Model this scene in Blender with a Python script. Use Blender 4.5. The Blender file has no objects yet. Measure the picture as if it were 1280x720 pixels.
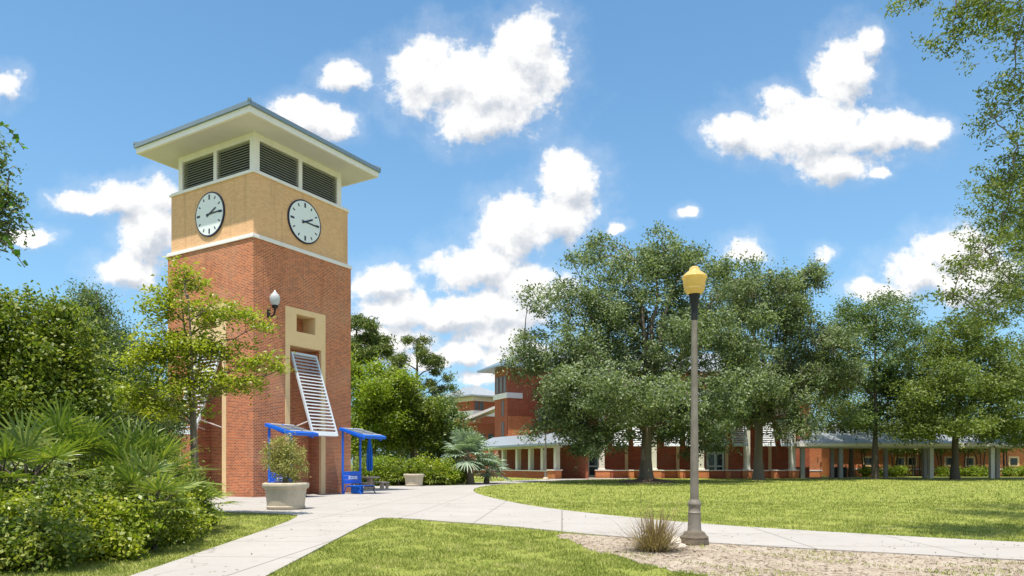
import bpy, math, random
import numpy as np
from mathutils import Vector, Matrix

C = bpy.context.scene
COL = C.collection
R = math.radians
F = 894.0            # focal length in photo pixels
HOR = 580.0          # horizon row
CAMH = 1.6

# ------------------------------------------------------------------ camera
cam = bpy.data.cameras.new('camera')
camo = bpy.data.objects.new('camera', cam)
COL.objects.link(camo)
camo.location = (0, 0, CAMH)
camo.rotation_euler = (R(90), 0, 0)
cam.sensor_width = 36
cam.lens = 36 * F / 1280
cam.shift_y = (HOR - 360) / 1280
cam.clip_end = 3000
C.camera = camo

# ------------------------------------------------------------------ light
SUNV = Vector((-0.075, -0.275, 1.0)).normalized()
SUN_EL = math.asin(SUNV.z)
SUN_ROT = math.atan2(SUNV.x, SUNV.y)
C.view_settings.view_transform = 'Standard'
C.view_settings.look = 'None'
C.view_settings.gamma = 1.0
C.view_settings.exposure = 0.70

sun = bpy.data.lights.new('sun', 'SUN')
sun.energy = 4.6
sun.angle = R(0.5)
sun.color = (1.0, 0.93, 0.81)
suno = bpy.data.objects.new('sun', sun)
COL.objects.link(suno)
suno.location = (0, 0, 60)
suno.rotation_euler = (-SUNV).to_track_quat('-Z', 'Y').to_euler()

world = bpy.data.worlds.new('World')
C.world = world
world.use_nodes = True


class NT:
    """small helper to write node trees"""
    def __init__(s, nt):
        s.nt = nt
        s.nt.nodes.clear()

    def n(s, typ, **kw):
        nd = s.nt.nodes.new(typ)
        ins = kw.pop('ins', {})
        for k, v in kw.items():
            setattr(nd, k, v)
        for k, v in ins.items():
            if isinstance(v, bpy.types.NodeSocket):
                s.nt.links.new(v, nd.inputs[k])
            else:
                nd.inputs[k].default_value = v
        return nd

    def math(s, op, a, b=0.0, c=None, clamp=False):
        ins = {0: a, 1: b}
        if c is not None:
            ins[2] = c
        return s.n('ShaderNodeMath', operation=op, use_clamp=clamp, ins=ins).outputs[0]

    def noise(s, vec, scale, detail=3.0, rough=0.55, dist=0.0):
        return s.n('ShaderNodeTexNoise', ins={'Vector': vec, 'Scale': scale, 'Detail': detail,
                                              'Roughness': rough, 'Distortion': dist}).outputs[0]

    def ramp(s, fac, stops, interp='LINEAR'):
        nd = s.n('ShaderNodeValToRGB', ins={0: fac})
        cr = nd.color_ramp
        cr.interpolation = interp
        while len(cr.elements) < len(stops):
            cr.elements.new(0.5)
        for e, (p, c) in zip(cr.elements, stops):
            e.position = p
            e.color = (c[0], c[1], c[2], 1) if len(c) == 3 else c
        return nd.outputs[0]

    def mix(s, fac, a, b, blend='MIX'):
        nd = s.n('ShaderNodeMix', data_type='RGBA', blend_type=blend)
        for i, v in ((0, fac), (6, a), (7, b)):
            if isinstance(v, bpy.types.NodeSocket):
                s.nt.links.new(v, nd.inputs[i])
            else:
                nd.inputs[i].default_value = (v if i == 0 else (v[0], v[1], v[2], 1))
        return nd.outputs[2]

    def smooth(s, v, lo, hi):
        return s.n('ShaderNodeMapRange', interpolation_type='SMOOTHSTEP',
                   ins={0: v, 1: lo, 2: hi, 3: 0.0, 4: 1.0}).outputs[0]


def build_world():
    t = NT(world.node_tree)
    sky = t.n('ShaderNodeTexSky', sky_type='NISHITA')
    sky.sun_disc = False
    sky.sun_elevation = SUN_EL
    sky.sun_rotation = SUN_ROT
    sky.altitude = 0
    sky.air_density = 1.0
    sky.dust_density = 0.6
    sky.ozone_density = 1.6
    geo = t.n('ShaderNodeTexCoord')
    d = geo.outputs['Generated']
    sp = t.n('ShaderNodeSeparateXYZ', ins={0: d})
    x, y, z = sp.outputs
    ys = t.math('MAXIMUM', y, 0.05)
    u = t.math('DIVIDE', x, ys)
    v = t.math('DIVIDE', z, ys)
    uv0 = t.n('ShaderNodeCombineXYZ', ins={0: u, 1: v, 2: 0.0}).outputs[0]
    # warp the coordinates so the cloud outlines billow
    w = t.n('ShaderNodeTexNoise', ins={'Vector': uv0, 'Scale': 10.0, 'Detail': 4.0, 'Roughness': 0.6}).outputs[1]
    w = t.n('ShaderNodeVectorMath', operation='SUBTRACT', ins={0: w, 1: (0.5, 0.5, 0.5)}).outputs[0]
    w = t.n('ShaderNodeVectorMath', operation='SCALE', ins={0: w, 3: 0.05}).outputs[0]
    uv = t.n('ShaderNodeVectorMath', operation='ADD', ins={0: uv0, 1: w}).outputs[0]
    blobs = [
        (556, 98, 70, 50), (655, 72, 56, 52), (600, 150, 62, 34), (522, 86, 42, 26), (690, 92, 28, 42), (615, 110, 78, 52),
        (1062, 95, 40, 48), (1088, 55, 18, 24), (1010, 160, 84, 40), (925, 165, 42, 26), (1088, 172, 74, 30), (1050, 205, 48, 24),
        (1150, 165, 40, 18), (970, 122, 32, 18), (1098, 218, 15, 8),
        (712, 232, 42, 46), (700, 272, 42, 30), (645, 285, 56, 38), (602, 335, 58, 36), (655, 360, 58, 36), (622, 390, 72, 28),
        (150, 245, 50, 22), (185, 285, 44, 46), (105, 250, 36, 14), (155, 335, 40, 24), (205, 236, 24, 28),
        (478, 352, 44, 28), (500, 388, 56, 28), (565, 392, 62, 22), (580, 442, 36, 18), (600, 474, 34, 16), (645, 446, 60, 26),
        (480, 428, 70, 24), (385, 148, 42, 24), (428, 100, 32, 22), (418, 160, 30, 22), 
        (1190, 312, 52, 28), (1150, 342, 56, 28), (1108, 362, 46, 14), (1222, 352, 64, 36),
        (930, 314, 26, 22), (1032, 317, 20, 10), (852, 260, 14, 9), (8, 108, 22, 22), (28, 298, 36, 11), (776, 282, 12, 8),
        (620, 420, 50, 22), (532, 455, 40, 16),
    ]
    def field(vec, nvec):
        mn = None
        for px, py, rx, ry in blobs:
            su, sv = F / rx, F / ry
            cu, cv = (px - 640) / F, (HOR - py) / F
            q = t.n('ShaderNodeVectorMath', operation='MULTIPLY_ADD',
                    ins={0: vec, 1: (su, sv, 0), 2: (-cu * su, -cv * sv, 0)}).outputs[0]
            dd = t.n('ShaderNodeVectorMath', operation='DOT_PRODUCT', ins={0: q, 1: q}).outputs['Value']
            if rx <= 34:
                dd = t.math('ADD', dd, 0.16 if rx > 22 else 0.27)
            mn = dd if mn is None else t.n('ShaderNodeMath', operation='SMOOTH_MIN', ins={0: mn, 1: dd, 2: 0.35}).outputs[0]
        g = t.math('SUBTRACT', 1.0, t.math('SQRT', t.math('MAXIMUM', mn, 0.0)))
        nn = t.noise(nvec, 13.0, 9.0, 0.64)
        nf = t.noise(nvec, 42.0, 6.0, 0.62)
        return t.math('ADD', t.math('ADD', g, t.math('ADD', t.math('MULTIPLY', t.math('SUBTRACT', nn, 0.5), 1.9), t.math('MULTIPLY', t.math('SUBTRACT', nf, 0.5), 0.9))), 0.14), nn
    f, n1 = field(uv, uv0)
    upv = t.n('ShaderNodeVectorMath', operation='ADD', ins={0: uv, 1: (-0.006, 0.022, 0)}).outputs[0]
    upn = t.n('ShaderNodeVectorMath', operation='ADD', ins={0: uv0, 1: (-0.006, 0.022, 0)}).outputs[0]
    f_up, n2 = field(upv, upn)
    # everything outside the photographed part of the sky gets added cloud too, thickened for a neutral fill
    out1 = t.math('GREATER_THAN', t.math('ABSOLUTE', u), 0.86)
    out2 = t.math('GREATER_THAN', v, 0.75)
    out3 = t.math('LESS_THAN', y, 0.06)
    outm = t.math('MAXIMUM', out1, t.math('MAXIMUM', out2, out3))
    gen = t.math('MULTIPLY', t.math('SUBTRACT', t.noise(d, 3.0, 7.0, 0.55), 0.50), 5.0)
    f = t.math('ADD', t.math('MULTIPLY', f, t.math('SUBTRACT', 1.0, outm)), t.math('MULTIPLY', gen, outm))
    alpha = t.math('POWER', t.smooth(f, -0.12, 0.46), 1.15)
    alpha = t.math('MULTIPLY', alpha, t.smooth(z, 0.0, 0.04))
    # thin veil around the heaps
    veil = t.math('MULTIPLY', t.smooth(f, -0.8, 0.25), 0.16)
    alpha = t.math('MAXIMUM', alpha, veil)
    # relief: compare the cloud's thickness with that a little higher up (its shaded undersides)
    rel = t.math('SUBTRACT', f, f_up)
    thick = t.smooth(f, 0.15, 0.9)
    low = t.noise(uv0, 5.0, 4.0, 0.6)
    sh = t.math('ADD', t.math('MULTIPLY', rel, 0.55), 0.85)
    sh = t.math('SUBTRACT', sh, t.math('MULTIPLY', t.math('MULTIPLY', thick, t.smooth(low, 0.38, 0.70)), 0.14), clamp=True)
    ccol = t.ramp(sh, [(0.20, (0.33, 0.39, 0.47)), (0.58, (0.52, 0.55, 0.60)), (0.92, (0.86, 0.85, 0.83))])
    # humid summer sky: paler towards the horizon
    hz = t.math('POWER', t.math('SUBTRACT', 1.0, t.math('MAXIMUM', z, 0.0), clamp=True), 2.2)
    skyc = t.mix(1.0, sky.outputs[0], (0.72, 1.10, 1.20), 'MULTIPLY')
    bg1 = t.n('ShaderNodeBackground', ins={'Color': skyc, 'Strength': 0.106})
    bgh = t.n('ShaderNodeBackground', ins={'Color': (0.23, 0.365, 0.53, 1), 'Strength': 1.0})
    m0 = t.n('ShaderNodeMixShader', ins={0: t.math('MULTIPLY', hz, 0.62), 1: bg1.outputs[0], 2: bgh.outputs[0]})
    bg2 = t.n('ShaderNodeBackground', ins={'Color': ccol, 'Strength': 0.80})
    m = t.n('ShaderNodeMixShader', ins={0: alpha, 1: m0.outputs[0], 2: bg2.outputs[0]})
    t.n('ShaderNodeOutputWorld', ins={0: m.outputs[0]})


build_world()


# ------------------------------------------------------------------ helpers
def gp(px, py):
    """point on the ground seen at a photo pixel"""
    d = CAMH * F / (py - HOR)
    return ((px - 640) / F * d, d)


def xa(px, d):
    return (px - 640) / F * d


def za(py, d):
    return CAMH + (HOR - py) / F * d


class MB:
    def __init__(s):
        s.v = []
        s.f = []
        s.mi = []
        s.cur = 0

    def add(s, vs, fs):
        o = len(s.v)
        s.v += [tuple(p) for p in vs]
        s.f += [tuple(o + i for i in f) for f in fs]
        s.mi += [s.cur] * len(fs)
        return s

    def box(s, x0, x1, y0, y1, z0, z1):
        return s.add([(x0, y0, z0), (x1, y0, z0), (x1, y1, z0), (x0, y1, z0), (x0, y0, z1), (x1, y0, z1), (x1, y1, z1), (x0, y1, z1)],
                     [(0, 3, 2, 1), (4, 5, 6, 7), (0, 1, 5, 4), (1, 2, 6, 5), (2, 3, 7, 6), (3, 0, 4, 7)])

    def obox(s, c, ax, ay, az):
        """box with centre c and half-axis vectors"""
        c, ax, ay, az = map(Vector, (c, ax, ay, az))
        vs = []
        for k in (-1, 1):
            for i, j in ((-1, -1), (1, -1), (1, 1), (-1, 1)):
                vs.append(c + ax * i + ay * j + az * k)
        return s.add(vs, [(0, 3, 2, 1), (4, 5, 6, 7), (0, 1, 5, 4), (1, 2, 6, 5), (2, 3, 7, 6), (3, 0, 4, 7)])

    def bar(s, a, b, w, h, up=(0, 0, 1)):
        a, b, up = Vector(a), Vector(b), Vector(up)
        d = (b - a)
        n = d.normalized()
        sx = n.cross(up)
        if sx.length < 1e-3:
            sx = n.cross(Vector((1, 0, 0)))
        sx.normalize()
        sz = sx.cross(n).normalized()
        return s.obox((a + b) / 2, d / 2, sx * w / 2, sz * h / 2)

    def tube(s, pts, rad, n=8, cap=True):
        pts = [Vector(p) for p in pts]
        if not hasattr(rad, '__len__'):
            rad = [rad] * len(pts)
        vs = []
        t = (pts[1] - pts[0]).normalized()
        a = t.cross(Vector((0, 0, 1)))
        if a.length < 1e-3:
            a = Vector((1, 0, 0))
        a.normalize()
        for i, p in enumerate(pts):
            if i == 0:
                t = pts[1] - pts[0]
            elif i == len(pts) - 1:
                t = pts[-1] - pts[-2]
            else:
                t = pts[i + 1] - pts[i - 1]
            if t.length < 1e-9:
                t = Vector((0, 0, 1))
            t.normalize()
            a = (a - t * a.dot(t))
            if a.length < 1e-4:
                a = t.orthogonal()
            a.normalize()
            b = t.cross(a)
            for k in range(n):
                an = 2 * math.pi * k / n
                vs.append(p + (a * math.cos(an) + b * math.sin(an)) * rad[i])
        fs = []
        for i in range(len(pts) - 1):
            for k in range(n):
                k2 = (k + 1) % n
                fs.append((i * n + k, i * n + k2, (i + 1) * n + k2, (i + 1) * n + k))
        if cap:
            fs.append(tuple(range(n - 1, -1, -1)))
            m = (len(pts) - 1) * n
            fs.append(tuple(m + k for k in range(n)))
        return s.add(vs, fs)

    def lathe(s, prof, n=24, c=(0, 0, 0), flute=0.0):
        vs, fs = [], []
        for (r, z) in prof:
            for k in range(n):
                an = 2 * math.pi * k / n
                rr = r * (1 - (flute if k % 2 else 0))
                vs.append((c[0] + rr * math.cos(an), c[1] + rr * math.sin(an), c[2] + z))
        for i in range(len(prof) - 1):
            for k in range(n):
                k2 = (k + 1) % n
                fs.append((i * n + k, i * n + k2, (i + 1) * n + k2, (i + 1) * n + k))
        fs.append(tuple(range(n - 1, -1, -1)))
        m = (len(prof) - 1) * n
        fs.append(tuple(m + k for k in range(n)))
        return s.add(vs, fs)

    def prism(s, poly, z0, z1):
        n = len(poly)
        vs = [(p[0], p[1], z0) for p in poly] + [(p[0], p[1], z1) for p in poly]
        fs = [tuple(range(n - 1, -1, -1)), tuple(range(n, 2 * n))]
        for i in range(n):
            j = (i + 1) % n
            fs.append((i, j, n + j, n + i))
        return s.add(vs, fs)

    def build(s, name, mat, parent=None, smooth=False, bevel=0.0):
        me = bpy.data.meshes.new(name)
        me.from_pydata(s.v, [], s.f)
        mats = mat if isinstance(mat, (list, tuple)) else [mat]
        for m in mats:
            me.materials.append(m)
        if len(mats) > 1:
            me.polygons.foreach_set('material_index', s.mi)
        if smooth:
            me.polygons.foreach_set('use_smooth', [True] * len(me.polygons))
            try:
                me.set_sharp_from_angle(angle=R(40))
            except Exception:
                pass
        me.update()
        o = bpy.data.objects.new(name, me)
        COL.objects.link(o)
        if parent:
            o.parent = parent
        if bevel:
            b = o.modifiers.new('bevel', 'BEVEL')
            b.width = bevel
            b.segments = 2
            b.limit_method = 'ANGLE'
        return o


def np_mesh(name, V, quads, mat, parent=None, tri=False):
    """V (N,3) float array, quads (M,k) int array"""
    me = bpy.data.meshes.new(name)
    V = np.ascontiguousarray(V, dtype=np.float32)
    quads = np.ascontiguousarray(quads, dtype=np.int32)
    k = quads.shape[1]
    me.vertices.add(len(V))
    me.vertices.foreach_set('co', V.ravel())
    me.loops.add(quads.size)
    me.loops.foreach_set('vertex_index', quads.ravel())
    me.polygons.add(len(quads))
    me.polygons.foreach_set('loop_start', np.arange(0, quads.size, k, dtype=np.int32))
    me.update(calc_edges=True)
    mats = mat if isinstance(mat, (list, tuple)) else [mat]
    for m in mats:
        me.materials.append(m)
    o = bpy.data.objects.new(name, me)
    COL.objects.link(o)
    if parent:
        o.parent = parent
    return o


def tag(o, label=None, cat=None, group=None, kind=None):
    if label:
        assert 4 <= len(label.split()) <= 16, label
        o['label'] = label
    if cat:
        o['category'] = cat
    if group:
        o['group'] = group
    if kind:
        o['kind'] = kind
    return o


def empty(name, loc, rz=0, label=None, cat=None, group=None):
    o = bpy.data.objects.new(name, None)
    o.empty_display_size = 0.3
    COL.objects.link(o)
    o.location = loc
    o.rotation_euler = (0, 0, rz)
    tag(o, label, cat, group)
    return o


def copy_tree(o, loc, rz, label, parent=None):
    c = o.copy()
    COL.objects.link(c)
    if parent is None:
        c.location = loc
        c.rotation_euler = (0, 0, rz)
        c['label'] = label
    else:
        c.parent = parent
    for ch in [k for k in bpy.data.objects if k.parent == o]:
        copy_tree(ch, None, None, None, c)
    return c


# ------------------------------------------------------------------ materials
def mat(name, fn):
    m = bpy.data.materials.new(name)
    m.use_nodes = True
    t = NT(m.node_tree)
    fn(t)
    return m


def pbsdf(t, col, rough=0.7, metal=0.0, bump=None, bstr=0.3, bdist=0.02, spec=0.4, **extra):
    nd = t.n('ShaderNodeBsdfPrincipled')

    def put(k, v):
        if isinstance(v, bpy.types.NodeSocket):
            t.nt.links.new(v, nd.inputs[k])
        else:
            nd.inputs[k].default_value = v if not isinstance(v, tuple) or len(v) == 4 else (v[0], v[1], v[2], 1)
    put('Base Color', col)
    put('Roughness', rough)
    put('Metallic', metal)
    put('Specular IOR Level', spec)
    for k, v in extra.items():
        put(k, v)
    if bump is not None:
        b = t.n('ShaderNodeBump', ins={'Strength': bstr, 'Distance': bdist, 'Height': bump})
        t.nt.links.new(b.outputs[0], nd.inputs['Normal'])
    return nd


def outp(t, sh):
    t.n('ShaderNodeOutputMaterial', ins={0: sh})


def plain(name, col, rough=0.6, metal=0.0, var=0.12, scale=3.0, grime=0.15):
    def fn(t):
        co = t.n('ShaderNodeTexCoord').outputs['Object']
        n = t.noise(co, scale, 6, 0.65)
        n2 = t.noise(co, scale * 9, 4, 0.6)
        c = t.mix(t.math('MULTIPLY', t.smooth(n, 0.35, 0.75), grime), col, tuple(k * 0.45 for k in col))
        c = t.mix(t.math('MULTIPLY', t.smooth(n2, 0.3, 0.7), var), c, tuple(min(1, k * 1.25) for k in col))
        r = t.math('ADD', rough - 0.08, t.math('MULTIPLY', n2, 0.16))
        outp(t, pbsdf(t, c, r, metal, n2, 0.12, 0.01).outputs[0])
    return mat(name, fn)


def brick(name, c1, c2, mortar, bw=0.21, bh=0.075, msize=0.012, var=0.5, dirt=0.25):
    def fn(t):
        co = t.n('ShaderNodeTexCoord').outputs['Object']
        sp = t.n('ShaderNodeSeparateXYZ', ins={0: co})
        u = t.math('ADD', sp.outputs[0], sp.outputs[1])
        uv = t.n('ShaderNodeCombineXYZ', ins={0: u, 1: sp.outputs[2], 2: 0.0}).outputs[0]
        b = t.n('ShaderNodeTexBrick', offset=0.5, ins={'Vector': uv, 'Scale': 1.0, 'Mortar Size': msize, 'Mortar Smooth': 0.3,
                                                      'Bias': -0.1, 'Brick Width': bw, 'Row Height': bh,
                                                      'Color1': (*c1, 1), 'Color2': (*c2, 1), 'Mortar': (*mortar, 1)})
        n = t.noise(co, 0.7, 5, 0.6)
        n2 = t.noise(uv, 14.0, 3, 0.6)
        col = t.mix(t.math('MULTIPLY', t.smooth(n, 0.35, 0.7), dirt), b.outputs[0], tuple(k * 0.5 for k in c1))
        col = t.mix(t.math('MULTIPLY', n2, var), col, b.outputs[0], 'MULTIPLY')
        col = t.mix(0.35, col, b.outputs[0])
        # rain streaks and weathered patches
        st = t.noise(t.n('ShaderNodeMapping', ins={'Vector': co, 'Scale': (2.2, 2.2, 0.12)}).outputs[0], 1.0, 5, 0.65)
        col = t.mix(t.math('MULTIPLY', t.smooth(st, 0.52, 0.75), 0.38), col, tuple(k * 0.38 for k in c1))
        pt = t.noise(co, 0.35, 4, 0.6)
        col = t.mix(t.math('MULTIPLY', t.smooth(pt, 0.48, 0.7), 0.22), col, mortar)
        # mottled dark brown tint, stronger towards the ground
        low = t.math('SUBTRACT', 1.0, t.smooth(sp.outputs[2], 0.0, 0.5))
        col = t.mix(t.math('MULTIPLY', t.math('MULTIPLY', low, n), 0.5), col, (0.09, 0.05, 0.035))
        h = t.math('ADD', t.math('MULTIPLY', b.outputs[1], -1.0), t.math('MULTIPLY', n2, 0.3))
        outp(t, pbsdf(t, col, 0.85, 0, h, 0.55, 0.012, 0.25).outputs[0])
    return mat(name, fn)


M = {}
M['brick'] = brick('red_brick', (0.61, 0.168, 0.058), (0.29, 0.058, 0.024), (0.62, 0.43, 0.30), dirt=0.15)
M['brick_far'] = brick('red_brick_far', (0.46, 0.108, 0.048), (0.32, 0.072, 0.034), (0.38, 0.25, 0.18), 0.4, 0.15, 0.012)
M['brick_orange'] = brick('orange_brick', (0.66, 0.235, 0.095), (0.54, 0.175, 0.068), (0.5, 0.32, 0.2), 0.4, 0.15, 0.012)  # orange brick; on the tall block it also paints the sunlit wall
M['cream_brick'] = brick('cream_brick', (0.84, 0.50, 0.28), (0.72, 0.41, 0.22), (0.58, 0.46, 0.3), 0.21, 0.075, 0.008, 0.3, 0.12)
M['cream'] = plain('cream_stucco', (0.76, 0.54, 0.31), 0.85, 0, 0.15, 2.0, 0.15)
M['white'] = plain('white_trim', (0.79, 0.745, 0.75), 0.55, 0, 0.1, 1.5, 0.16)
M['soffit'] = plain('soffit_paint', (0.64, 0.60, 0.62), 0.7, 0, 0.08, 1.0, 0.12)
M['column'] = plain('column_paint', (0.70, 0.67, 0.60), 0.7, 0, 0.12, 1.2, 0.2)
M['post'] = plain('post_shaded', (0.34, 0.34, 0.33), 0.7, 0, 0.12, 1.2, 0.25)  # darker copy of the column paint, with shade put into the colour
M['shutter'] = plain('shutter_metal', (0.62, 0.66, 0.70), 0.4, 0.25, 0.1, 2.0, 0.15)
M['slat_pale'] = plain('slat_pale', (0.46, 0.49, 0.53), 0.45, 0.2, 0.1, 2.0, 0.15)
M['louver'] = plain('louver_slate', (0.12, 0.13, 0.14), 0.5, 0.2, 0.1, 2.0, 0.2)
M['slat'] = plain('slat_grey', (0.27, 0.28, 0.28), 0.5, 0.1, 0.1, 2.0, 0.2)
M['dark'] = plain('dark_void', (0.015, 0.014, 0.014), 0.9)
M['fascia'] = plain('fascia_metal', (0.22, 0.28, 0.32), 0.35, 0.5, 0.1, 2.0, 0.15)
M['black'] = plain('black_metal', (0.02, 0.02, 0.022), 0.45, 0.3)
M['navy'] = plain('clock_navy', (0.008, 0.012, 0.04), 0.4)
M['clockface'] = plain('clock_face', (0.74, 0.78, 0.82), 0.35, 0, 0.05, 1.0, 0.05)
M['blue'] = plain('blue_paint', (0.006, 0.12, 0.66), 0.35, 0, 0.1, 3.0, 0.12)
M['bluecloth'] = plain('blue_cloth', (0.015, 0.15, 0.62), 0.85, 0, 0.2, 8.0, 0.25)
M['sticker'] = plain('sticker_white', (0.78, 0.8, 0.84), 0.4)
M['stone'] = plain('precast_stone', (0.50, 0.44, 0.34), 0.9, 0, 0.25, 5.0, 0.35)
M['table'] = plain('table_stone', (0.52, 0.42, 0.34), 0.9, 0, 0.25, 5.0, 0.3)
M['glass'] = plain('window_glass', (0.03, 0.045, 0.05), 0.08, 0.0, 0.0, 1.0, 0.0)
M['greenglass'] = plain('green_pane', (0.01, 0.16, 0.11), 0.15, 0.0, 0.1, 1.0, 0.1)
M['doorframe'] = plain('door_frame_grey', (0.48, 0.56, 0.55), 0.4, 0.2)
M['bark'] = plain('bark_oak', (0.165, 0.135, 0.105), 0.95, 0, 0.5, 6.0, 0.6)
M['bark_dark'] = plain('bark_dark', (0.085, 0.07, 0.055), 0.95, 0, 0.5, 6.0, 0.6)
M['bark_pale'] = plain('bark_pale', (0.25, 0.20, 0.15), 0.9, 0, 0.4, 5.0, 0.4)
M['soil'] = plain('mulch', (0.13, 0.085, 0.06), 0.95, 0, 0.6, 8.0, 0.6)
M['rock'] = plain('pale_rock', (0.55, 0.50, 0.44), 0.9, 0, 0.4, 6.0, 0.4)
M['binblack'] = plain('bin_plastic', (0.02, 0.022, 0.022), 0.5)
M['bingreen'] = plain('bin_green', (0.05, 0.10, 0.10), 0.5)


def _metal_roof(t):
    co = t.n('ShaderNodeTexCoord').outputs['Object']
    sp = t.n('ShaderNodeSeparateXYZ', ins={0: co})
    s = t.math('PINGPONG', sp.outputs[0], 0.225)
    seam = t.math('LESS_THAN', s, 0.018)
    n = t.noise(co, 1.2, 5, 0.6)
    col = t.mix(t.math('MULTIPLY', t.smooth(n, 0.3, 0.7), 0.3), (0.34, 0.365, 0.39), (0.24, 0.27, 0.31))
    col = t.mix(t.math('MULTIPLY', seam, 0.5), col, (0.2, 0.22, 0.25))
    outp(t, pbsdf(t, col, 0.42, 0.35, seam, 0.6, 0.03).outputs[0])


M['roof'] = mat('seam_roof', _metal_roof)


def _post_metal(t):
    co = t.n('ShaderNodeTexCoord').outputs['Object']
    n = t.noise(co, 2.5, 5, 0.65)
    n2 = t.noise(co, 30, 4, 0.65)
    col = t.mix(t.smooth(n, 0.3, 0.75), (0.235, 0.21, 0.18), (0.14, 0.12, 0.10))
    col = t.mix(t.math('MULTIPLY', t.smooth(n2, 0.55, 0.75), 0.4), col, (0.30, 0.27, 0.23))
    outp(t, pbsdf(t, col, 0.55, 0.15, n2, 0.2, 0.004).outputs[0])


M['postmetal'] = mat('bronze_post', _post_metal)


def _globe(t, tint):
    co = t.n('ShaderNodeTexCoord').outputs['Object']
    n = t.noise(co, 9, 3, 0.5)
    col = t.mix(n, tint, tuple(k * 0.75 for k in tint))
    p = pbsdf(t, col, 0.25, 0, n, 0.1, 0.01)
    p.inputs['Subsurface Weight'].default_value = 0.5
    p.inputs['Subsurface Radius'].default_value = (0.2, 0.12, 0.05)
    tr = t.n('ShaderNodeBsdfTranslucent', ins={'Color': (*tint, 1)})
    m = t.n('ShaderNodeMixShader', ins={0: 0.45, 1: p.outputs[0], 2: tr.outputs[0]})
    outp(t, m.outputs[0])


M['globe'] = mat('amber_globe', lambda t: _globe(t, (0.84, 0.66, 0.27)))
M['globe_white'] = mat('white_globe', lambda t: _globe(t, (0.7, 0.74, 0.78)))


def _concrete(t):
    co = t.n('ShaderNodeTexCoord').outputs['Object']
    n = t.noise(co, 0.35, 6, 0.6)
    n2 = t.noise(co, 2.5, 6, 0.65)
    n3 = t.noise(co, 60, 3, 0.6)
    base = t.mix(t.smooth(n, 0.3, 0.7), (0.375, 0.355, 0.34), (0.34, 0.32, 0.305))
    base = t.mix(t.math('MULTIPLY', t.smooth(n2, 0.5, 0.8), 0.45), base, (0.26, 0.235, 0.21))
    base = t.mix(t.math('MULTIPLY', n3, 0.25), base, (0.23, 0.21, 0.19))
    # cracks with a shape of their own
    wv = t.n('ShaderNodeTexNoise', ins={'Vector': co, 'Scale': 1.2, 'Detail': 4.0}).outputs[1]
    wv = t.n('ShaderNodeVectorMath', operation='SCALE', ins={0: wv, 3: 1.4}).outputs[0]
    cv = t.n('ShaderNodeVectorMath', operation='ADD', ins={0: co, 1: wv}).outputs[0]
    vo = t.n('ShaderNodeTexVoronoi', feature='DISTANCE_TO_EDGE', ins={'Vector': cv, 'Scale': 0.16}).outputs[0]
    crack = t.math('MULTIPLY', t.math('LESS_THAN', vo, 0.0035), t.smooth(t.noise(co, 0.25, 2), 0.46, 0.54))
    spots = t.smooth(t.noise(co, 5.5, 5, 0.7), 0.60, 0.72)
    base = t.mix(t.math('MULTIPLY', spots, 0.35), base, (0.20, 0.18, 0.155))
    big = t.smooth(t.noise(co, 0.8, 6, 0.7, 0.6), 0.52, 0.66)
    base = t.mix(t.math('MULTIPLY', big, 0.22), base, (0.24, 0.22, 0.19))
    # control joints: one brick-like grid per direction of the walk
    mp = t.n('ShaderNodeMapping', ins={'Vector': co, 'Rotation': (0, 0, R(4))}).outputs[0]
    b = t.n('ShaderNodeTexBrick', offset=0.0, ins={'Vector': mp, 'Scale': 1.0, 'Mortar Size': 0.022, 'Mortar Smooth': 0.2,
                                                  'Brick Width': 2.35, 'Row Height': 2.35}).outputs[1]
    dk = t.math('MAXIMUM', t.math('MULTIPLY', b, 0.8), t.math('MULTIPLY', crack, 0.55))
    col = t.mix(dk, base, (0.16, 0.15, 0.13))
    outp(t, pbsdf(t, col, 0.88, 0, t.math('SUBTRACT', n3, dk), 0.3, 0.006, 0.25).outputs[0])


M['concrete'] = mat('walk_concrete', _concrete)


def _lawn(t):
    co = t.n('ShaderNodeTexCoord').outputs['Object']
    n = t.noise(co, 0.22, 5, 0.6)
    n2 = t.noise(co, 1.7, 6, 0.7)
    n3 = t.noise(co, 22, 5, 0.75)
    mp = t.n('ShaderNodeMapping', ins={'Vector': co, 'Scale': (0.5, 1.3, 1)}).outputs[0]
    n4 = t.noise(mp, 6, 5, 0.75)
    col = t.ramp(n2, [(0.28, (0.16, 0.20, 0.03)), (0.5, (0.25, 0.285, 0.055)), (0.74, (0.36, 0.36, 0.10))])
    col = t.mix(t.math('MULTIPLY', t.smooth(n, 0.5, 0.72), 0.5), col, (0.33, 0.33, 0.09))
    col = t.mix(t.math('MULTIPLY', t.smooth(n4, 0.52, 0.70), 0.65), col, (0.40, 0.33, 0.17))
    col = t.mix(t.math('MULTIPLY', t.smooth(n3, 0.35, 0.7), 0.45), col, (0.09, 0.12, 0.02))
    h = t.math('ADD', n3, t.math('MULTIPLY', n4, 0.6))
    outp(t, pbsdf(t, col, 0.9, 0, h, 0.8, 0.05, 0.15).outputs[0])


M['lawn'] = mat('lawn_ground', _lawn)


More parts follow.
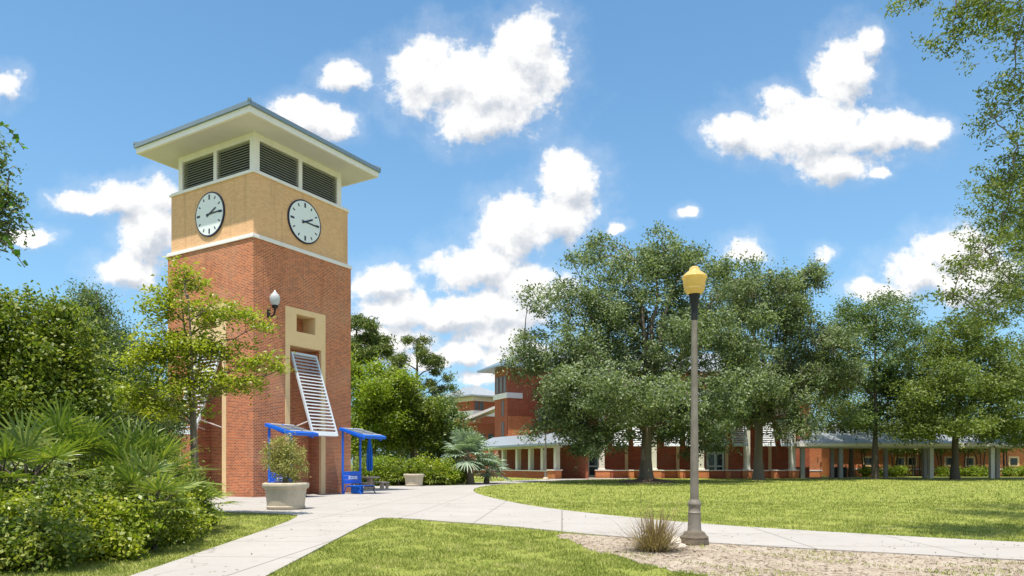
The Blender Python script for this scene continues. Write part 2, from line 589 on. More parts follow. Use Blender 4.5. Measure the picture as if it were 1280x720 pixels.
def _dirt(t):
    co = t.n('ShaderNodeTexCoord').outputs['Object']
    n = t.noise(co, 1.1, 6, 0.65)
    n2 = t.noise(co, 9, 6, 0.7)
    n3 = t.noise(co, 70, 4, 0.7)
    col = t.ramp(n2, [(0.30, (0.14, 0.10, 0.075)), (0.45, (0.31, 0.25, 0.195)), (0.64, (0.47, 0.405, 0.34))])
    col = t.mix(t.math('MULTIPLY', t.smooth(n, 0.4, 0.6), 0.55), col, (0.47, 0.41, 0.34))
    col = t.mix(t.math('MULTIPLY', t.smooth(n3, 0.5, 0.7), 0.5), col, (0.12, 0.085, 0.05))
    outp(t, pbsdf(t, col, 0.95, 0, t.math('ADD', n2, n3), 0.7, 0.03, 0.1).outputs[0])


M['dirt'] = mat('dirt', _dirt)


def leafmat(name, stops, rough=0.5, trans=0.35, spec=0.35):
    def fn(t):
        r = t.n('ShaderNodeNewGeometry').outputs['Random Per Island']
        co = t.n('ShaderNodeTexCoord').outputs['Object']
        n = t.noise(co, 0.6, 3, 0.6)
        f = t.math('ADD', t.math('MULTIPLY', r, 0.7), t.math('MULTIPLY', t.smooth(n, 0.3, 0.7), 0.3))
        k = len(stops)
        col = t.ramp(f, [(i / (k - 1), s) for i, s in enumerate(stops)])
        p = pbsdf(t, col, rough, 0, spec=spec)
        tc = t.mix(1.0, col, (1.35, 1.5, 0.6), 'MULTIPLY')
        tr = t.n('ShaderNodeBsdfTranslucent', ins={'Color': tc})
        m = t.n('ShaderNodeMixShader', ins={0: trans, 1: p.outputs[0], 2: tr.outputs[0]})
        outp(t, m.outputs[0])
    return mat(name, fn)


L = {}
L['oak'] = leafmat('leaf_oak', [(0.035, 0.055, 0.026), (0.10, 0.14, 0.068), (0.21, 0.255, 0.145), (0.38, 0.42, 0.27)], 0.6, 0.3, 0.22)
L['oak2'] = leafmat('leaf_oak_green', [(0.05, 0.08, 0.022), (0.095, 0.135, 0.035), (0.17, 0.21, 0.055), (0.25, 0.28, 0.09)], 0.55, 0.35, 0.25)
L['bright'] = leafmat('leaf_bright', [(0.075, 0.13, 0.012), (0.15, 0.22, 0.02), (0.25, 0.31, 0.035), (0.36, 0.39, 0.06)], 0.45, 0.42, 0.4)
L['mid'] = leafmat('leaf_mid', [(0.045, 0.08, 0.012), (0.10, 0.15, 0.02), (0.19, 0.23, 0.035), (0.30, 0.31, 0.06)], 0.5, 0.35, 0.45)
L['deep'] = leafmat('leaf_deep', [(0.03, 0.06, 0.022), (0.07, 0.115, 0.038), (0.14, 0.19, 0.065), (0.23, 0.28, 0.11)], 0.5, 0.3, 0.35)
L['pine'] = leafmat('needle_pine', [(0.05, 0.085, 0.02), (0.10, 0.15, 0.035), (0.18, 0.22, 0.055), (0.26, 0.24, 0.08)], 0.5, 0.2, 0.35)
L['yellow'] = leafmat('leaf_yellowish', [(0.11, 0.16, 0.015), (0.20, 0.25, 0.02), (0.33, 0.36, 0.04), (0.46, 0.44, 0.07)], 0.4, 0.4, 0.45)
L['palmetto'] = leafmat('leaf_palmetto', [(0.045, 0.085, 0.015), (0.10, 0.155, 0.025), (0.20, 0.25, 0.045), (0.36, 0.36, 0.09)], 0.4, 0.28, 0.5)
L['silver'] = leafmat('leaf_silver', [(0.11, 0.17, 0.12), (0.19, 0.26, 0.19), (0.28, 0.35, 0.26), (0.38, 0.43, 0.34)], 0.5, 0.22, 0.4)
L['planter'] = leafmat('leaf_planter', [(0.16, 0.18, 0.05), (0.26, 0.27, 0.08), (0.38, 0.36, 0.12), (0.46, 0.42, 0.2)], 0.6, 0.25, 0.3)
L['moss'] = leafmat('spanish_moss', [(0.11, 0.10, 0.065), (0.16, 0.145, 0.10), (0.21, 0.19, 0.13)], 0.9, 0.3, 0.1)
L['straw'] = leafmat('dry_grass', [(0.09, 0.055, 0.04), (0.19, 0.13, 0.085), (0.34, 0.26, 0.15), (0.30, 0.27, 0.11)], 0.7, 0.25, 0.2)
def _turf(t):
    r = t.n('ShaderNodeNewGeometry').outputs['Random Per Island']
    co = t.n('ShaderNodeTexCoord').outputs['Object']
    big = t.smooth(t.noise(co, 0.35, 4, 0.6), 0.35, 0.68)
    sm = t.smooth(t.noise(co, 2.2, 4, 0.65), 0.35, 0.7)
    f = t.math('ADD', t.math('MULTIPLY', r, 0.5), t.math('ADD', t.math('MULTIPLY', big, 0.25), t.math('MULTIPLY', sm, 0.3)))
    col = t.ramp(f, [(0.1, (0.11, 0.16, 0.025)), (0.4, (0.25, 0.30, 0.06)), (0.7, (0.40, 0.42, 0.12)), (1.0, (0.58, 0.50, 0.29))])
    p = pbsdf(t, col, 0.7, 0, spec=0.15)
    tr = t.n('ShaderNodeBsdfTranslucent', ins={'Color': col})
    m = t.n('ShaderNodeMixShader', ins={0: 0.3, 1: p.outputs[0], 2: tr.outputs[0]})
    outp(t, m.outputs[0])


L['turf'] = mat('turf_blades', _turf)
L['litter'] = leafmat('litter', [(0.05, 0.035, 0.025), (0.13, 0.09, 0.06), (0.26, 0.20, 0.14), (0.40, 0.34, 0.26)], 0.8, 0.1, 0.1)
L['vine'] = leafmat('leaf_vine', [(0.05, 0.13, 0.01), (0.08, 0.18, 0.015), (0.13, 0.24, 0.02)], 0.45, 0.45, 0.4)


# ------------------------------------------------------------------ ground
def build_ground():
    b = MB()
    b.add([(-1200, -400, 0), (1200, -400, 0), (1200, 2000, 0), (-1200, 2000, 0)], [(0, 1, 2, 3)])
    tag(b.build('lawn', M['lawn']), kind='structure')
    # plaza, walks: one slab, 3 cm proud of the turf
    front = [(-30, 27), (-16, 25.0), (-9.85, 23.8), (-7.2, 22.6), (-6.27, 21.8), (-5.36, 10.2), (-5.0, 4.0),
             (-3.2, 4.0), (-3.46, 10.2), (-3.95, 20.6), (-3.7, 21.0), (-3.0, 20.7), (-1.8, 19.6), (0, 18.1), (2.09, 15.6), (5.0, 13.6), (8.4, 11.75),
             (18, 6.4), (30, 0), (33, 3), (20, 9.0), (10.2, 14.3), (7.3, 16.6), (4.95, 18.8), (2.6, 22.6), (0.9, 26.4), (-0.2, 30.2),
             (-1.2, 34.5), (-1.95, 38.6), (-2.4, 43.3), (-2.3, 49.0), (-1.2, 54.5), (0.67, 59.6), (3.3, 66.0), (6.4, 71.3), (9.5, 74.5),
             (12.5, 76.3), (13.5, 79.4), (6, 79.4), (4.6, 75.8), (1.5, 69.8), (-1.2, 65.5), (-3.2, 61.0), (-4.6, 55.0),
             (-7.5, 51.5), (-12, 50), (-30, 50)]
    # smooth with Chaikin
    def chaikin(p, n):
        for _ in range(n):
            q = []
            for i in range(len(p)):
                a, c = p[i], p[(i + 1) % len(p)]
                q.append((a[0] * .75 + c[0] * .25, a[1] * .75 + c[1] * .25))
                q.append((a[0] * .25 + c[0] * .75, a[1] * .25 + c[1] * .75))
            p = q
        return p
    plaza = chaikin(front, 2)
    b = MB().prism(plaza, -0.1, 0.03)
    tag(b.build('path', M['concrete']), kind='structure')
    # walk in front of the far covered walkway
    b = MB().prism([(26, 80.0), (140, 80.0), (140, 84.5), (26, 84.5)], -0.1, 0.031)
    tag(b.build('path', M['concrete']), kind='structure')
    rng = random.Random(3)
    edge = [(1.0, 15.9), (1.25, 14.6), (1.45, 13.2), (1.95, 11.8), (2.3, 10.9), (2.8, 10.0), (3.6, 8.9), (5.7, 7.7), (9, 5.6), (12, 4.2)]
    poly = []
    for i in range(len(edge) - 1):
        a, c = edge[i], edge[i + 1]
        for k in range(10):
            f = k / 10
            poly.append((a[0] + (c[0] - a[0]) * f + rng.uniform(-.09, .09), a[1] + (c[1] - a[1]) * f + rng.uniform(-.09, .09)))
    poly += [(17, 6.8), (8.4, 11.8), (5.0, 13.7), (2.1, 15.75), (1.2, 16.4)]
    b = MB().prism(poly, -0.05, 0.008)
    tag(b.build('dirt_patch', M['dirt']), kind='structure')
    return plaza, poly


PLAZA, DIRT = build_ground()


def in_poly(P, poly):
    x, y = P[:, 0], P[:, 1]
    ins = np.zeros(len(P), bool)
    n = len(poly)
    for i in range(n):
        x1, y1 = poly[i]
        x2, y2 = poly[(i + 1) % n]
        c = ((y1 > y) != (y2 > y)) & (x < (x2 - x1) * (y - y1) / (y2 - y1 + 1e-12) + x1)
        ins ^= c
    return ins


# ------------------------------------------------------------------ grass
def build_turf():
    rng = np.random.default_rng(5)
    Vs = []
    def patch(n, dmin, dmax, h, w, p=2.0):
        # density falls with distance so blades stay about a pixel
        u = rng.random(n)
        d = (dmin ** (1 - p) + u * (dmax ** (1 - p) - dmin ** (1 - p))) ** (1 / (1 - p)) if p != 1 else dmin * (dmax / dmin) ** u
        x = (rng.random(n) * 1.56 - 0.78) * d
        P = np.stack([x, d], 1)
        keep = ~in_poly(P, PLAZA)
        dirt = in_poly(P, DIRT)
        pat = np.sin(P[:, 0] * 1.9 + 1.3) * np.sin(P[:, 1] * 1.4) + 0.6 * np.sin(P[:, 0] * 5.1 + P[:, 1] * 4.3)
        keep &= (~dirt) | ((rng.random(n) < 0.14) & (pat > 0.3))
        keep &= (rng.random(n) < 0.55 + 0.45 * np.clip(pat + 0.5, 0, 1))
        worn = np.sin(P[:, 0] * 2.7 + 0.8 * np.sin(P[:, 1] * 1.1)) * np.sin(P[:, 1] * 2.1 + 1.7 * np.sin(P[:, 0] * .9)) + .5 * np.sin(P[:, 0] * 7.3) * np.sin(P[:, 1] * 6.1 + 2)
        keep &= ~((worn > .52) & (rng.random(n) < .85))
        P = P[keep]
        m = len(P)
        sc = 1 + P[:, 1] / 22
        hh = h * (0.5 + rng.random(m)) * np.sqrt(sc)
        ww = w * sc
        an = rng.random(m) * 6.283
        lx, ly = rng.normal(0, .55, m) * hh, rng.normal(0, .55, m) * hh
        z0 = np.zeros(m)
        b0 = np.stack([P[:, 0] - np.cos(an) * ww, P[:, 1] - np.sin(an) * ww, z0], 1)
        b1 = np.stack([P[:, 0] + np.cos(an) * ww, P[:, 1] + np.sin(an) * ww, z0], 1)
        tp = np.stack([P[:, 0] + lx, P[:, 1] + ly, hh], 1)
        Vs.append(np.stack([b0, b1, tp], 1).reshape(-1, 3))
    patch(380000, 9.2, 30, 0.036, 0.0055, 1.6)
    patch(120000, 26, 76, 0.045, 0.008, 1.3)
    V = np.concatenate(Vs)
    Q = np.arange(len(V), dtype=np.int32).reshape(-1, 3)
    tag(np_mesh('grass', V, Q, L['turf']), 'short mown green turf covering the lawns', 'grass', kind='stuff')
    # sand-coloured litter over the dirt
    n = 15000
    P = np.stack([rng.uniform(1, 12, n), rng.uniform(6, 16.5, n)], 1)
    P = P[in_poly(P, DIRT)]
    m = len(P)
    an = rng.random(m) * 6.283
    l = rng.uniform(.01, .06, m)
    w = rng.uniform(.004, .014, m)
    z = rng.uniform(.012, .03, m)
    dx, dy = np.cos(an), np.sin(an)
    c = np.stack([P[:, 0], P[:, 1], z], 1)
    D = np.stack([dx * l, dy * l, rng.normal(0, .005, m)], 1)
    S = np.stack([-dy * w, dx * w, rng.normal(0, .003, m)], 1)
    V = np.stack([c - D, c - S, c + D, c + S], 1).reshape(-1, 3)
    tag(np_mesh('leaf_litter', V, np.arange(len(V)).reshape(-1, 4), L['litter']), 'dry leaves and twigs scattered over the bare dirt', 'litter', kind='stuff')


build_turf()


def path_litter():
    rng = np.random.default_rng(41)
    n = 5200
    d = 9 + 45 * rng.random(n) ** 1.4
    P = np.stack([(rng.random(n) * 1.56 - .78) * d, d], 1)
    P = P[in_poly(P, PLAZA)]
    pat = np.sin(P[:, 0] * .8 + 1) * np.sin(P[:, 1] * .6) + .6 * np.sin(P[:, 0] * 2.3 + P[:, 1] * 1.7)
    P = P[(rng.random(len(P)) < .15 + .6 * np.clip(pat, 0, 1))]
    Q = np.concatenate([P, rng.uniform(.032, .042, (len(P), 1))], 1)
    V = leaf_quads(Q, rng, .06, .028, 3.0, 0.0, .05)
    V[:, 2] = np.maximum(V[:, 2], .0305)
    tag(np_mesh('fallen_leaves', V, np.arange(len(V)).reshape(-1, 4), L['litter']), 'small brown leaves fallen on the pale concrete walks', 'fallen leaves', kind='stuff')


# ------------------------------------------------------------------ foliage tools
def leaf_quads(P, rng, ln, wd, up=0.6, droop=0.0, fold=0.15, dirs=None):
    m = len(P)
    nrm = rng.normal(0, 1, (m, 3))
    nrm[:, 2] = np.abs(nrm[:, 2]) * 0.6 + up
    nrm /= np.linalg.norm(nrm, axis=1)[:, None]
    t = rng.normal(0, 1, (m, 3)) if dirs is None else dirs + rng.normal(0, .35, (m, 3))
    t[:, 2] -= droop
    t -= nrm * (t * nrm).sum(1)[:, None]
    t /= np.linalg.norm(t, axis=1)[:, None] + 1e-9
    s = np.cross(nrm, t)
    k = rng.uniform(.65, 1.25, m)[:, None]
    l, w = ln * k, wd * k
    a = P - t * l * .5
    b = P - s * w * .5 + nrm * l * fold * .5 - t * l * .05
    c = P + t * l * .5
    d = P + s * w * .5 + nrm * l * fold * .5 - t * l * .05
    return np.stack([a, b, c, d], 1).reshape(-1, 3)


path_litter()


def crown_clumps(lobes, n, rng, shell=0.5, zmin=None, gaps=0.25):
    """clump centres spread over ellipsoid lobes (x,y,z,rx,ry,rz)"""
    area = np.array([(l[3] * l[4] + l[3] * l[5] + l[4] * l[5]) for l in lobes])
    cnt = np.maximum(3, (n * area / area.sum()).astype(int))
    out = []
    ph = rng.random(6) * 6.28
    for l, k in zip(lobes, cnt):
        dr = rng.normal(0, 1, (int(k * 1.6) + 4, 3))
        dr /= np.linalg.norm(dr, axis=1)[:, None]
        r = shell + (1 - shell) * rng.random(len(dr)) ** 0.6
        # uneven outline
        bump = 1 + 0.16 * np.sin(dr[:, 0] * 5 + ph[0]) * np.sin(dr[:, 2] * 6 + ph[1]) + 0.10 * np.sin(dr[:, 1] * 11 + ph[2] + dr[:, 2] * 7)
        P = dr * (r * bump)[:, None] * np.array(l[3:6]) + np.array(l[:3])
        g = np.sin(P[:, 0] * 1.7 / max(.5, l[3] / 3) + ph[3]) * np.sin(P[:, 1] * 1.9 / max(.5, l[3] / 3) + ph[4]) * np.sin(P[:, 2] * 2.1 / max(.5, l[3] / 3) + ph[5])
        keep = g > -1 + gaps + rng.random(len(P)) * 0.25
        P = P[keep][:k]
        out.append(P)
    P = np.concatenate(out)
    if zmin is not None:
        P = P[P[:, 2] > zmin]
    return P


def tree(name, label, cat, base, trunk_r, fork_z, lobes, nclump, per, leaf, clump_r, lm, bm, seed, group=None,
         moss=0, lean=(0, 0), shell=0.5, gaps=0.25, flat=0.7, limbs=None, twigs=150, droop=0.2, up=0.6, stems=1, crown='crown', trunk='trunk', flare=1.45, leader=False, lsc=1.0, shoots=0, tmax=99.0, tw=1.0, sub=0, chain=False):
    """lobes are absolute (x,y,z,rx,ry,rz)"""
    rng = np.random.default_rng(seed)
    root = empty(name, (base[0], base[1], 0), 0, label, cat, group)
    lobes = [(l[0] - base[0], l[1] - base[1], l[2], l[3], l[4], l[5]) for l in lobes]
    if sub:
        extra = []
        for l in lobes:
            for _ in range(sub):
                dv = rng.normal(0, 1, 3)
                dv[2] = dv[2] * .8 + .25
                dv /= np.linalg.norm(dv)
                k = rng.uniform(.22, .42)
                c = [l[i] + dv[i] * l[3 + i] * rng.uniform(.75, 1.05) for i in range(3)]
                extra.append((*c, l[3] * k * 1.25, l[4] * k * 1.25, l[5] * k * .8))
        cl = [(l[0], l[1], l[2], l[3] * .72, l[4] * .72, l[5] * .72) for l in lobes] + extra
    else:
        cl = lobes
    P = crown_clumps(cl, nclump, rng, shell, None, gaps)
    # wood
    b = MB()
    nodes = []
    for s in range(stems):
        ox, oy = (0, 0) if stems == 1 else (rng.normal(0, trunk_r * 2.5), rng.normal(0, trunk_r * 2.5))
        lx, ly = lean[0] + (0 if stems == 1 else rng.normal(0, .3)), lean[1] + (0 if stems == 1 else rng.normal(0, .3))
        ks = 7
        pts, rad = [], []
        for i in range(ks):
            f = i / (ks - 1)
            pts.append((ox + lx * f * f + rng.normal(0, trunk_r * .12) * (i > 0), oy + ly * f * f + rng.normal(0, trunk_r * .12) * (i > 0), fork_z * f - 0.05 * (i == 0)))
            rad.append(trunk_r * (flare if i == 0 else (1.12 if i == 1 else 1.0 - (.75 if leader else .25) * f)))
        b.tube(pts, rad, 12)
        top = Vector(pts[-1])
        nodes += [Vector(p) for p in pts[3:]]
        for li, l in enumerate(lobes):
            if stems > 1 and li % stems != s:
                continue
            end = Vector((l[0], l[1], l[2] + l[5] * 0.35))
            mid = (top + end) / 2 + Vector(rng.normal(0, 1, 3)) * (end - top).length * 0.09
            start = top - Vector((0, 0, float(rng.uniform(0, .25)) * fork_z))
            if leader:
                zz = min(fork_z * .98, max(fork_z * .25, l[2] - l[5] * .3 - 0.35 * math.hypot(l[0] - ox, l[1] - oy)))
                fz = zz / fork_z
                start = Vector((ox + lx * fz * fz, oy + ly * fz * fz, zz))
                mid = (start + end) / 2 + Vector(rng.normal(0, 1, 3)) * (end - start).length * 0.06
            if chain and li > 0:
                start = min(nodes[4:], key=lambda w: (w - end).length + max(0, w.x - end.x) * .3)
                mid = (start + end) / 2 + Vector((0, 0, (end - start).length * .12)) + Vector(rng.normal(0, 1, 3)) * (end - start).length * 0.05
            n = 7
            pp, rr = [], []
            r0 = trunk_r * (0.55 if len(lobes) > 2 else 0.75) * lsc
            for i in range(n):
                f = i / (n - 1)
                p = start.lerp(mid, f).lerp(mid.lerp(end, f), f) + Vector(rng.normal(0, 1, 3)) * (end - start).length * 0.018 * (0 < i)
                pp.append(p)
                rr.append(r0 * (1 - .86 * f) + .008)
            b.tube(pp, rr, 7)
            nodes += pp[2:]
    NA = np.array([tuple(p) for p in nodes])
    if len(P) and twigs:
        idx = rng.choice(len(P), min(twigs, len(P)), replace=False)
        for i in idx:
            p = P[i]
            dd = np.linalg.norm(NA - p, axis=1) + np.maximum(0, NA[:, 2] - p[2]) * .7
            q = Vector(NA[dd.argmin()])
            e = Vector(p)
            if (e - q).length > tmax:
                q = e + (q - e).normalized() * tmax * .5
            m = q.lerp(e, .5) + Vector((0, 0, (e - q).length * .12))
            tr = max(.006, trunk_r * .07) * tw
            b.tube([q, m, e], [tr * 1.6, tr, tr * .35], 4, False)
    b.build(trunk, bm, root, smooth=True)
    # leaves
    k = per
    off = rng.normal(0, 1, (len(P), k, 3))
    cr = clump_r * rng.uniform(.6, 1.3, len(P))[:, None, None]
    off = off * cr * np.array([1, 1, flat]) * 0.55
    Q = (P[:, None, :] + off).reshape(-1, 3)
    if shoots and len(P):
        ctr = P.mean(0)
        idx = rng.choice(len(P), min(shoots, len(P)), replace=False)
        ex = []
        for i in idx:
            dv = P[i] - ctr
            dv = dv / (np.linalg.norm(dv) + 1e-6) + np.array([0, 0, .7]) + rng.normal(0, .35, 3)
            dv /= np.linalg.norm(dv)
            ln = clump_r * rng.uniform(1.2, 3.2)
            for s_ in np.linspace(0.2, 1, 14):
                ex.append(P[i] + dv * ln * s_ - np.array([0, 0, ln * .25 * s_ ** 2]) + rng.normal(0, leaf[0] * .45, 3))
        Q = np.concatenate([Q, np.array(ex)])
    Q = Q[Q[:, 2] > 0.01]
    V = leaf_quads(Q, rng, leaf[0], leaf[1], up, droop)
    np_mesh(crown, V, np.arange(len(V)).reshape(-1, 4), lm, root)
    if moss:
        low = P[rng.random(len(P)) < moss]
        m = len(low)
        S = 7
        base_p = (low[:, None, :] + rng.normal(0, .3, (m, S, 3))).reshape(-1, 3)
        mm = len(base_p)
        ln = rng.uniform(.4, 1.5, mm)
        an = rng.random(mm) * 3.14
        w = rng.uniform(.03, .08, mm)
        ax = np.stack([np.cos(an) * w, np.sin(an) * w, np.zeros(mm)], 1)
        dn = np.stack([rng.normal(0, .05, mm), rng.normal(0, .05, mm), -ln], 1)
        V = np.stack([base_p - ax * .6, base_p + dn * .45 - ax, base_p + dn, base_p + dn * .45 + ax], 1).reshape(-1, 3)
        np_mesh('spanish_moss', V, np.arange(len(V)).reshape(-1, 4), L['moss'], root)
    return root


def lob(px, py, rx, ry, d, dep=None, dy=0):
    """an ellipsoid of crown seen at photo pixel px,py with pixel radii, standing at distance d"""
    D = d + dy
    sx, sz = rx * D / F, ry * D / F
    return (xa(px, D), D, za(py, D), sx, dep if dep else sx, sz)


# ------------------------------------------------------------------ clock tower
U = Vector((0.511, 0.860, 0)).normalized()
TROT = math.atan2(U.y, U.x)
TC = Vector((-13.34, 38.18, 0))
H = 3.27


def build_tower():
    root = empty('clock_tower', TC, TROT, 'red brick clock tower with cream top storey and overhanging metal roof', 'clock tower')
    nd = 0.9
    b = MB()
    b.box(-H + nd, H, -H + nd, H, 0, 12.3)
    b.box(-H, -1.35, -H, -H + nd, 0, 12.3)
    b.box(1.35, H, -H, -H + nd, 0, 12.3)
    b.box(-1.35, 1.35, -H, -H + nd, 9.43, 12.3)
    b.box(-H, -H + nd, -H + nd, -1.35, 0, 12.3)
    b.box(-H, -H + nd, 1.35, H, 0, 12.3)
    b.box(-H, -H + nd, -1.35, 1.35, 9.43, 12.3)
    for sx in (-1, 1):
        xx = sorted((sx * 1.05, sx * 1.35))
        b.box(xx[0], xx[1], -H + .142, -H + nd, 0, 7.528)
        b.box(-H + .142, -H + nd, xx[0], xx[1], 0, 7.528)
    b.build('wall', M['brick'], root)

    def frame():
        b = MB()
        y0, y1 = -H - 0.025, -H + nd - 0.01
        b.box(-1.347, -1.05, y0, -H + .14, 0, 7.53)
        b.box(1.05, 1.347, y0, -H + .14, 0, 7.53)
        b.box(-1.347, -1.05, y0, y1, 7.53, 9.427)
        b.box(1.05, 1.347, y0, y1, 7.53, 9.427)
        b.box(-1.05, 1.05, y0, y1, 7.53, 8.27)
        b.box(-1.05, 1.05, y0, y1, 9.15, 9.427)
        b.box(-1.05, -0.63, y0, y1, 8.27, 9.15)
        b.box(0.63, 1.05, y0, y1, 8.27, 9.15)
        return b
    Rm = Matrix.Rotation(-math.pi / 2, 4, 'Z')     # maps face y=-H to face x=-H

    def place(b, name, m, face, parent, smooth=False):
        if face:
            # mirror so the arrangement reads the same from its own side
            b.v = [tuple(Rm @ Vector(p)) for p in b.v]
        return b.build(name, m, parent, smooth)
    for face in (0, 1):
        place(frame(), 'niche_frame', M['cream'], face, root)
        # dark panel at the back of the little square window
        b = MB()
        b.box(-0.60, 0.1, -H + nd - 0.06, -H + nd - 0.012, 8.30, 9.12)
        place(b, 'dark_panel', M['dark'], face, root)
        # big slanted louvred shutter
        top = Vector((0, -H + 0.15, 7.22))
        bot = Vector((0, -H - 1.38, 3.02))
        d = (bot - top)
        n = d.normalized()
        nrm = Vector((0, -n.z, n.y)).normalized()
        if nrm.y > 0:
            nrm = -nrm
        b = MB()
        hw = 0.82
        for sx in (-1, 1):
            b.obox((top + bot) / 2 + Vector((sx * hw, 0, 0)), Vector((0.05, 0, 0)), d / 2, nrm * 0.05)
        b.obox(top + n * .05, Vector((hw - .05, 0, 0)), n * 0.06, nrm * 0.045)
        b.obox(bot - n * .07, Vector((hw - .05, 0, 0)), n * 0.09, nrm * 0.045)
        sh = place(b, 'shutter_frame', M['shutter'], face, root)
        b = MB()
        ns = 23
        for i in range(ns):
            c = top + d * ((i + 1.1) / (ns + 1.2))
            tilt = (nrm * 0.55 + n * 0.85).normalized()
            b.obox(c, Vector((hw - .05, 0, 0)), tilt * 0.070, tilt.cross(Vector((1, 0, 0))) * 0.009)
        place(b, 'shutter_slats', M['slat_pale'], face, root)
        for sx in (-1, 1):
            b = MB()
            b.tube([(sx * 0.78, -H + .35, 3.35), (sx * 0.78, bot.y + .25, 3.75)], 0.028, 6)
            place(b, 'shutter_strut', M['white'], face, root)
    # upper storeys
    b = MB().box(-H - .06, H + .06, -H - .06, H + .06, 12.30, 12.40).box(-H - .02, H + .02, -H - .02, H + .02, 12.40, 12.50)
    b.build('stone_band', M['white'], root)
    k = H - .12
    MB().box(-k, k, -k, k, 12.5, 15.42).build('clock_storey', M['cream_brick'], root)
    b = MB().box(-H + .04, H - .04, -H + .04, H - .04, 15.42, 15.52).box(-H + .10, H - .10, -H + .10, H - .10, 15.52, 15.60)
    b.build('stone_band', M['white'], root)
    q = H - .36
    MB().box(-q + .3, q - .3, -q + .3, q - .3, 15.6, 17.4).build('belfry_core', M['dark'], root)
    b = MB()
    pw = 0.16
    for sx in (-1, 1):
        for sy in (-1, 1):
            b.box(min(sx * q, sx * (q - 2 * pw)), max(sx * q, sx * (q - 2 * pw)), min(sy * q, sy * (q - 2 * pw)), max(sy * q, sy * (q - 2 * pw)), 15.6, 17.5)
    for a in range(4):
        rm = Matrix.Rotation(a * math.pi / 2, 4, 'Z')
        t = MB()
        t.box(-.12, .12, -q + .01, -q + .25, 15.72, 17.2)
        t.box(-q + 2 * pw, q - 2 * pw, -q + .01, -q + .25, 17.2, 17.5)
        t.box(-q + 2 * pw, q - 2 * pw, -q + .01, -q + .25, 15.6, 15.72)
        b.add([tuple(rm @ Vector(p)) for p in t.v], t.f)
    b.build('belfry_frame', M['white'], root)
    for a in range(4):
        rm = Matrix.Rotation(a * math.pi / 2, 4, 'Z')
        for x0, x1 in ((-q + 2 * pw, -.12), (.12, q - 2 * pw)):
            t = MB()
            for i in range(12):
                z = 15.78 + i * 0.121
                t.obox(((x0 + x1) / 2, -q + .12, z), ((x1 - x0) / 2, 0, 0), (0, .06, .050), (0, -.008, .010))
            t.v = [tuple(rm @ Vector(p)) for p in t.v]
            t.build('louver', M['slat'], root)
    # roof
    s = 4.33
    b = MB()
    b.box(-s + .12, s - .12, -s + .12, s - .12, 17.5, 17.56)
    b.build('soffit', M['soffit'], root)
    b = MB()
    for a in range(4):
        rm = Matrix.Rotation(a * math.pi / 2, 4, 'Z')
        t = MB().box(-s, s - .12, -s, -s + .12, 17.50, 17.78)
        b.add([tuple(rm @ Vector(p)) for p in t.v], t.f)
    b.build('fascia', M['white'], root)
    b = MB()
    e = s + .09
    zt = 17.98
    b.add([(-e, -e, 17.785), (e, -e, 17.785), (e, e, 17.785), (-e, e, 17.785), (-e, -e, zt), (e, -e, zt), (e, e, zt), (-e, e, zt), (0, 0, 19.2)],
          [(3, 2, 1, 0), (0, 1, 5, 4), (1, 2, 6, 5), (2, 3, 7, 6), (3, 0, 4, 7), (4, 5, 8), (5, 6, 8), (6, 7, 8), (7, 4, 8)])
    for sx in (-1, 1):
        for sy in (-1, 1):
            b.bar((sx * e, sy * e, zt + .02), (0, 0, 19.24), .16, .1)
    b.build('roof', M['fascia'], root)
    # clocks
    for a in (0, 3):
        rm = Matrix.Rotation(a * math.pi / 2, 4, 'Z') if a == 0 else Matrix.Rotation(-math.pi / 2, 4, 'Z')
        zc = 13.97

        def disc(r, y0, y1, n=48):
            vs = []
            for y in (y0, y1):
                for i in range(n):
                    an = 2 * math.pi * i / n
                    vs.append((r * math.cos(an), y, zc + r * math.sin(an)))
            fs = [tuple(range(n)), tuple(range(2 * n - 1, n - 1, -1))]
            for i in range(n):
                j = (i + 1) % n
                fs.append((i, n + i, n + j, j))
            return vs, fs
        fy = -k
        cl = MB().add(*disc(1.10, fy + .02, fy - .07))
        cl.v = [tuple(rm @ Vector(p)) for p in cl.v]
        rim = cl.build('clock', M['navy'], root)
        f = MB().add(*disc(1.03, fy - .02, fy - .076))
        f.v = [tuple(rm @ Vector(p)) for p in f.v]
        f.build('dial', M['clockface'], rim)
        for i in range(12):
            mk = MB()
            an = math.pi * i / 6
            big = i % 3 == 0
            r0, r1, w = (.72, .96, .05) if big else (.78, .93, .03)
            dr = Vector((math.sin(an), 0, math.cos(an)))
            sd = Vector((math.cos(an), 0, -math.sin(an)))
            mk.obox(Vector((0, fy - .082, zc)) + dr * (r0 + r1) / 2, dr * (r1 - r0) / 2, sd * w, (0, .005, 0))
            mk.v = [tuple(rm @ Vector(p)) for p in mk.v]
            mk.build('hour_mark', M['navy'], rim)
        for (an, ln, w, nm) in ((R(64), .58, .04, 'hour_hand'), (R(92 if a == 0 else 88), .9, .032, 'minute_hand')):
            hh = MB()
            dr = Vector((math.sin(an), 0, math.cos(an)))
            sd = Vector((math.cos(an), 0, -math.sin(an)))
            hh.obox(Vector((0, fy - (.094 if nm[0] == 'h' else .103), zc)) + dr * (ln / 2 - .12), dr * (ln / 2 + .1), sd * w, (0, .004, 0))
            hh.v = [tuple(rm @ Vector(p)) for p in hh.v]
            hh.build(nm, M['navy'], rim)


build_tower()


def tower_pt(lx, ly, z=0):
    v = Vector((lx, ly, 0))
    v.rotate(Matrix.Rotation(TROT, 3, 'Z'))
    return (TC.x + v.x, TC.y + v.y, z)


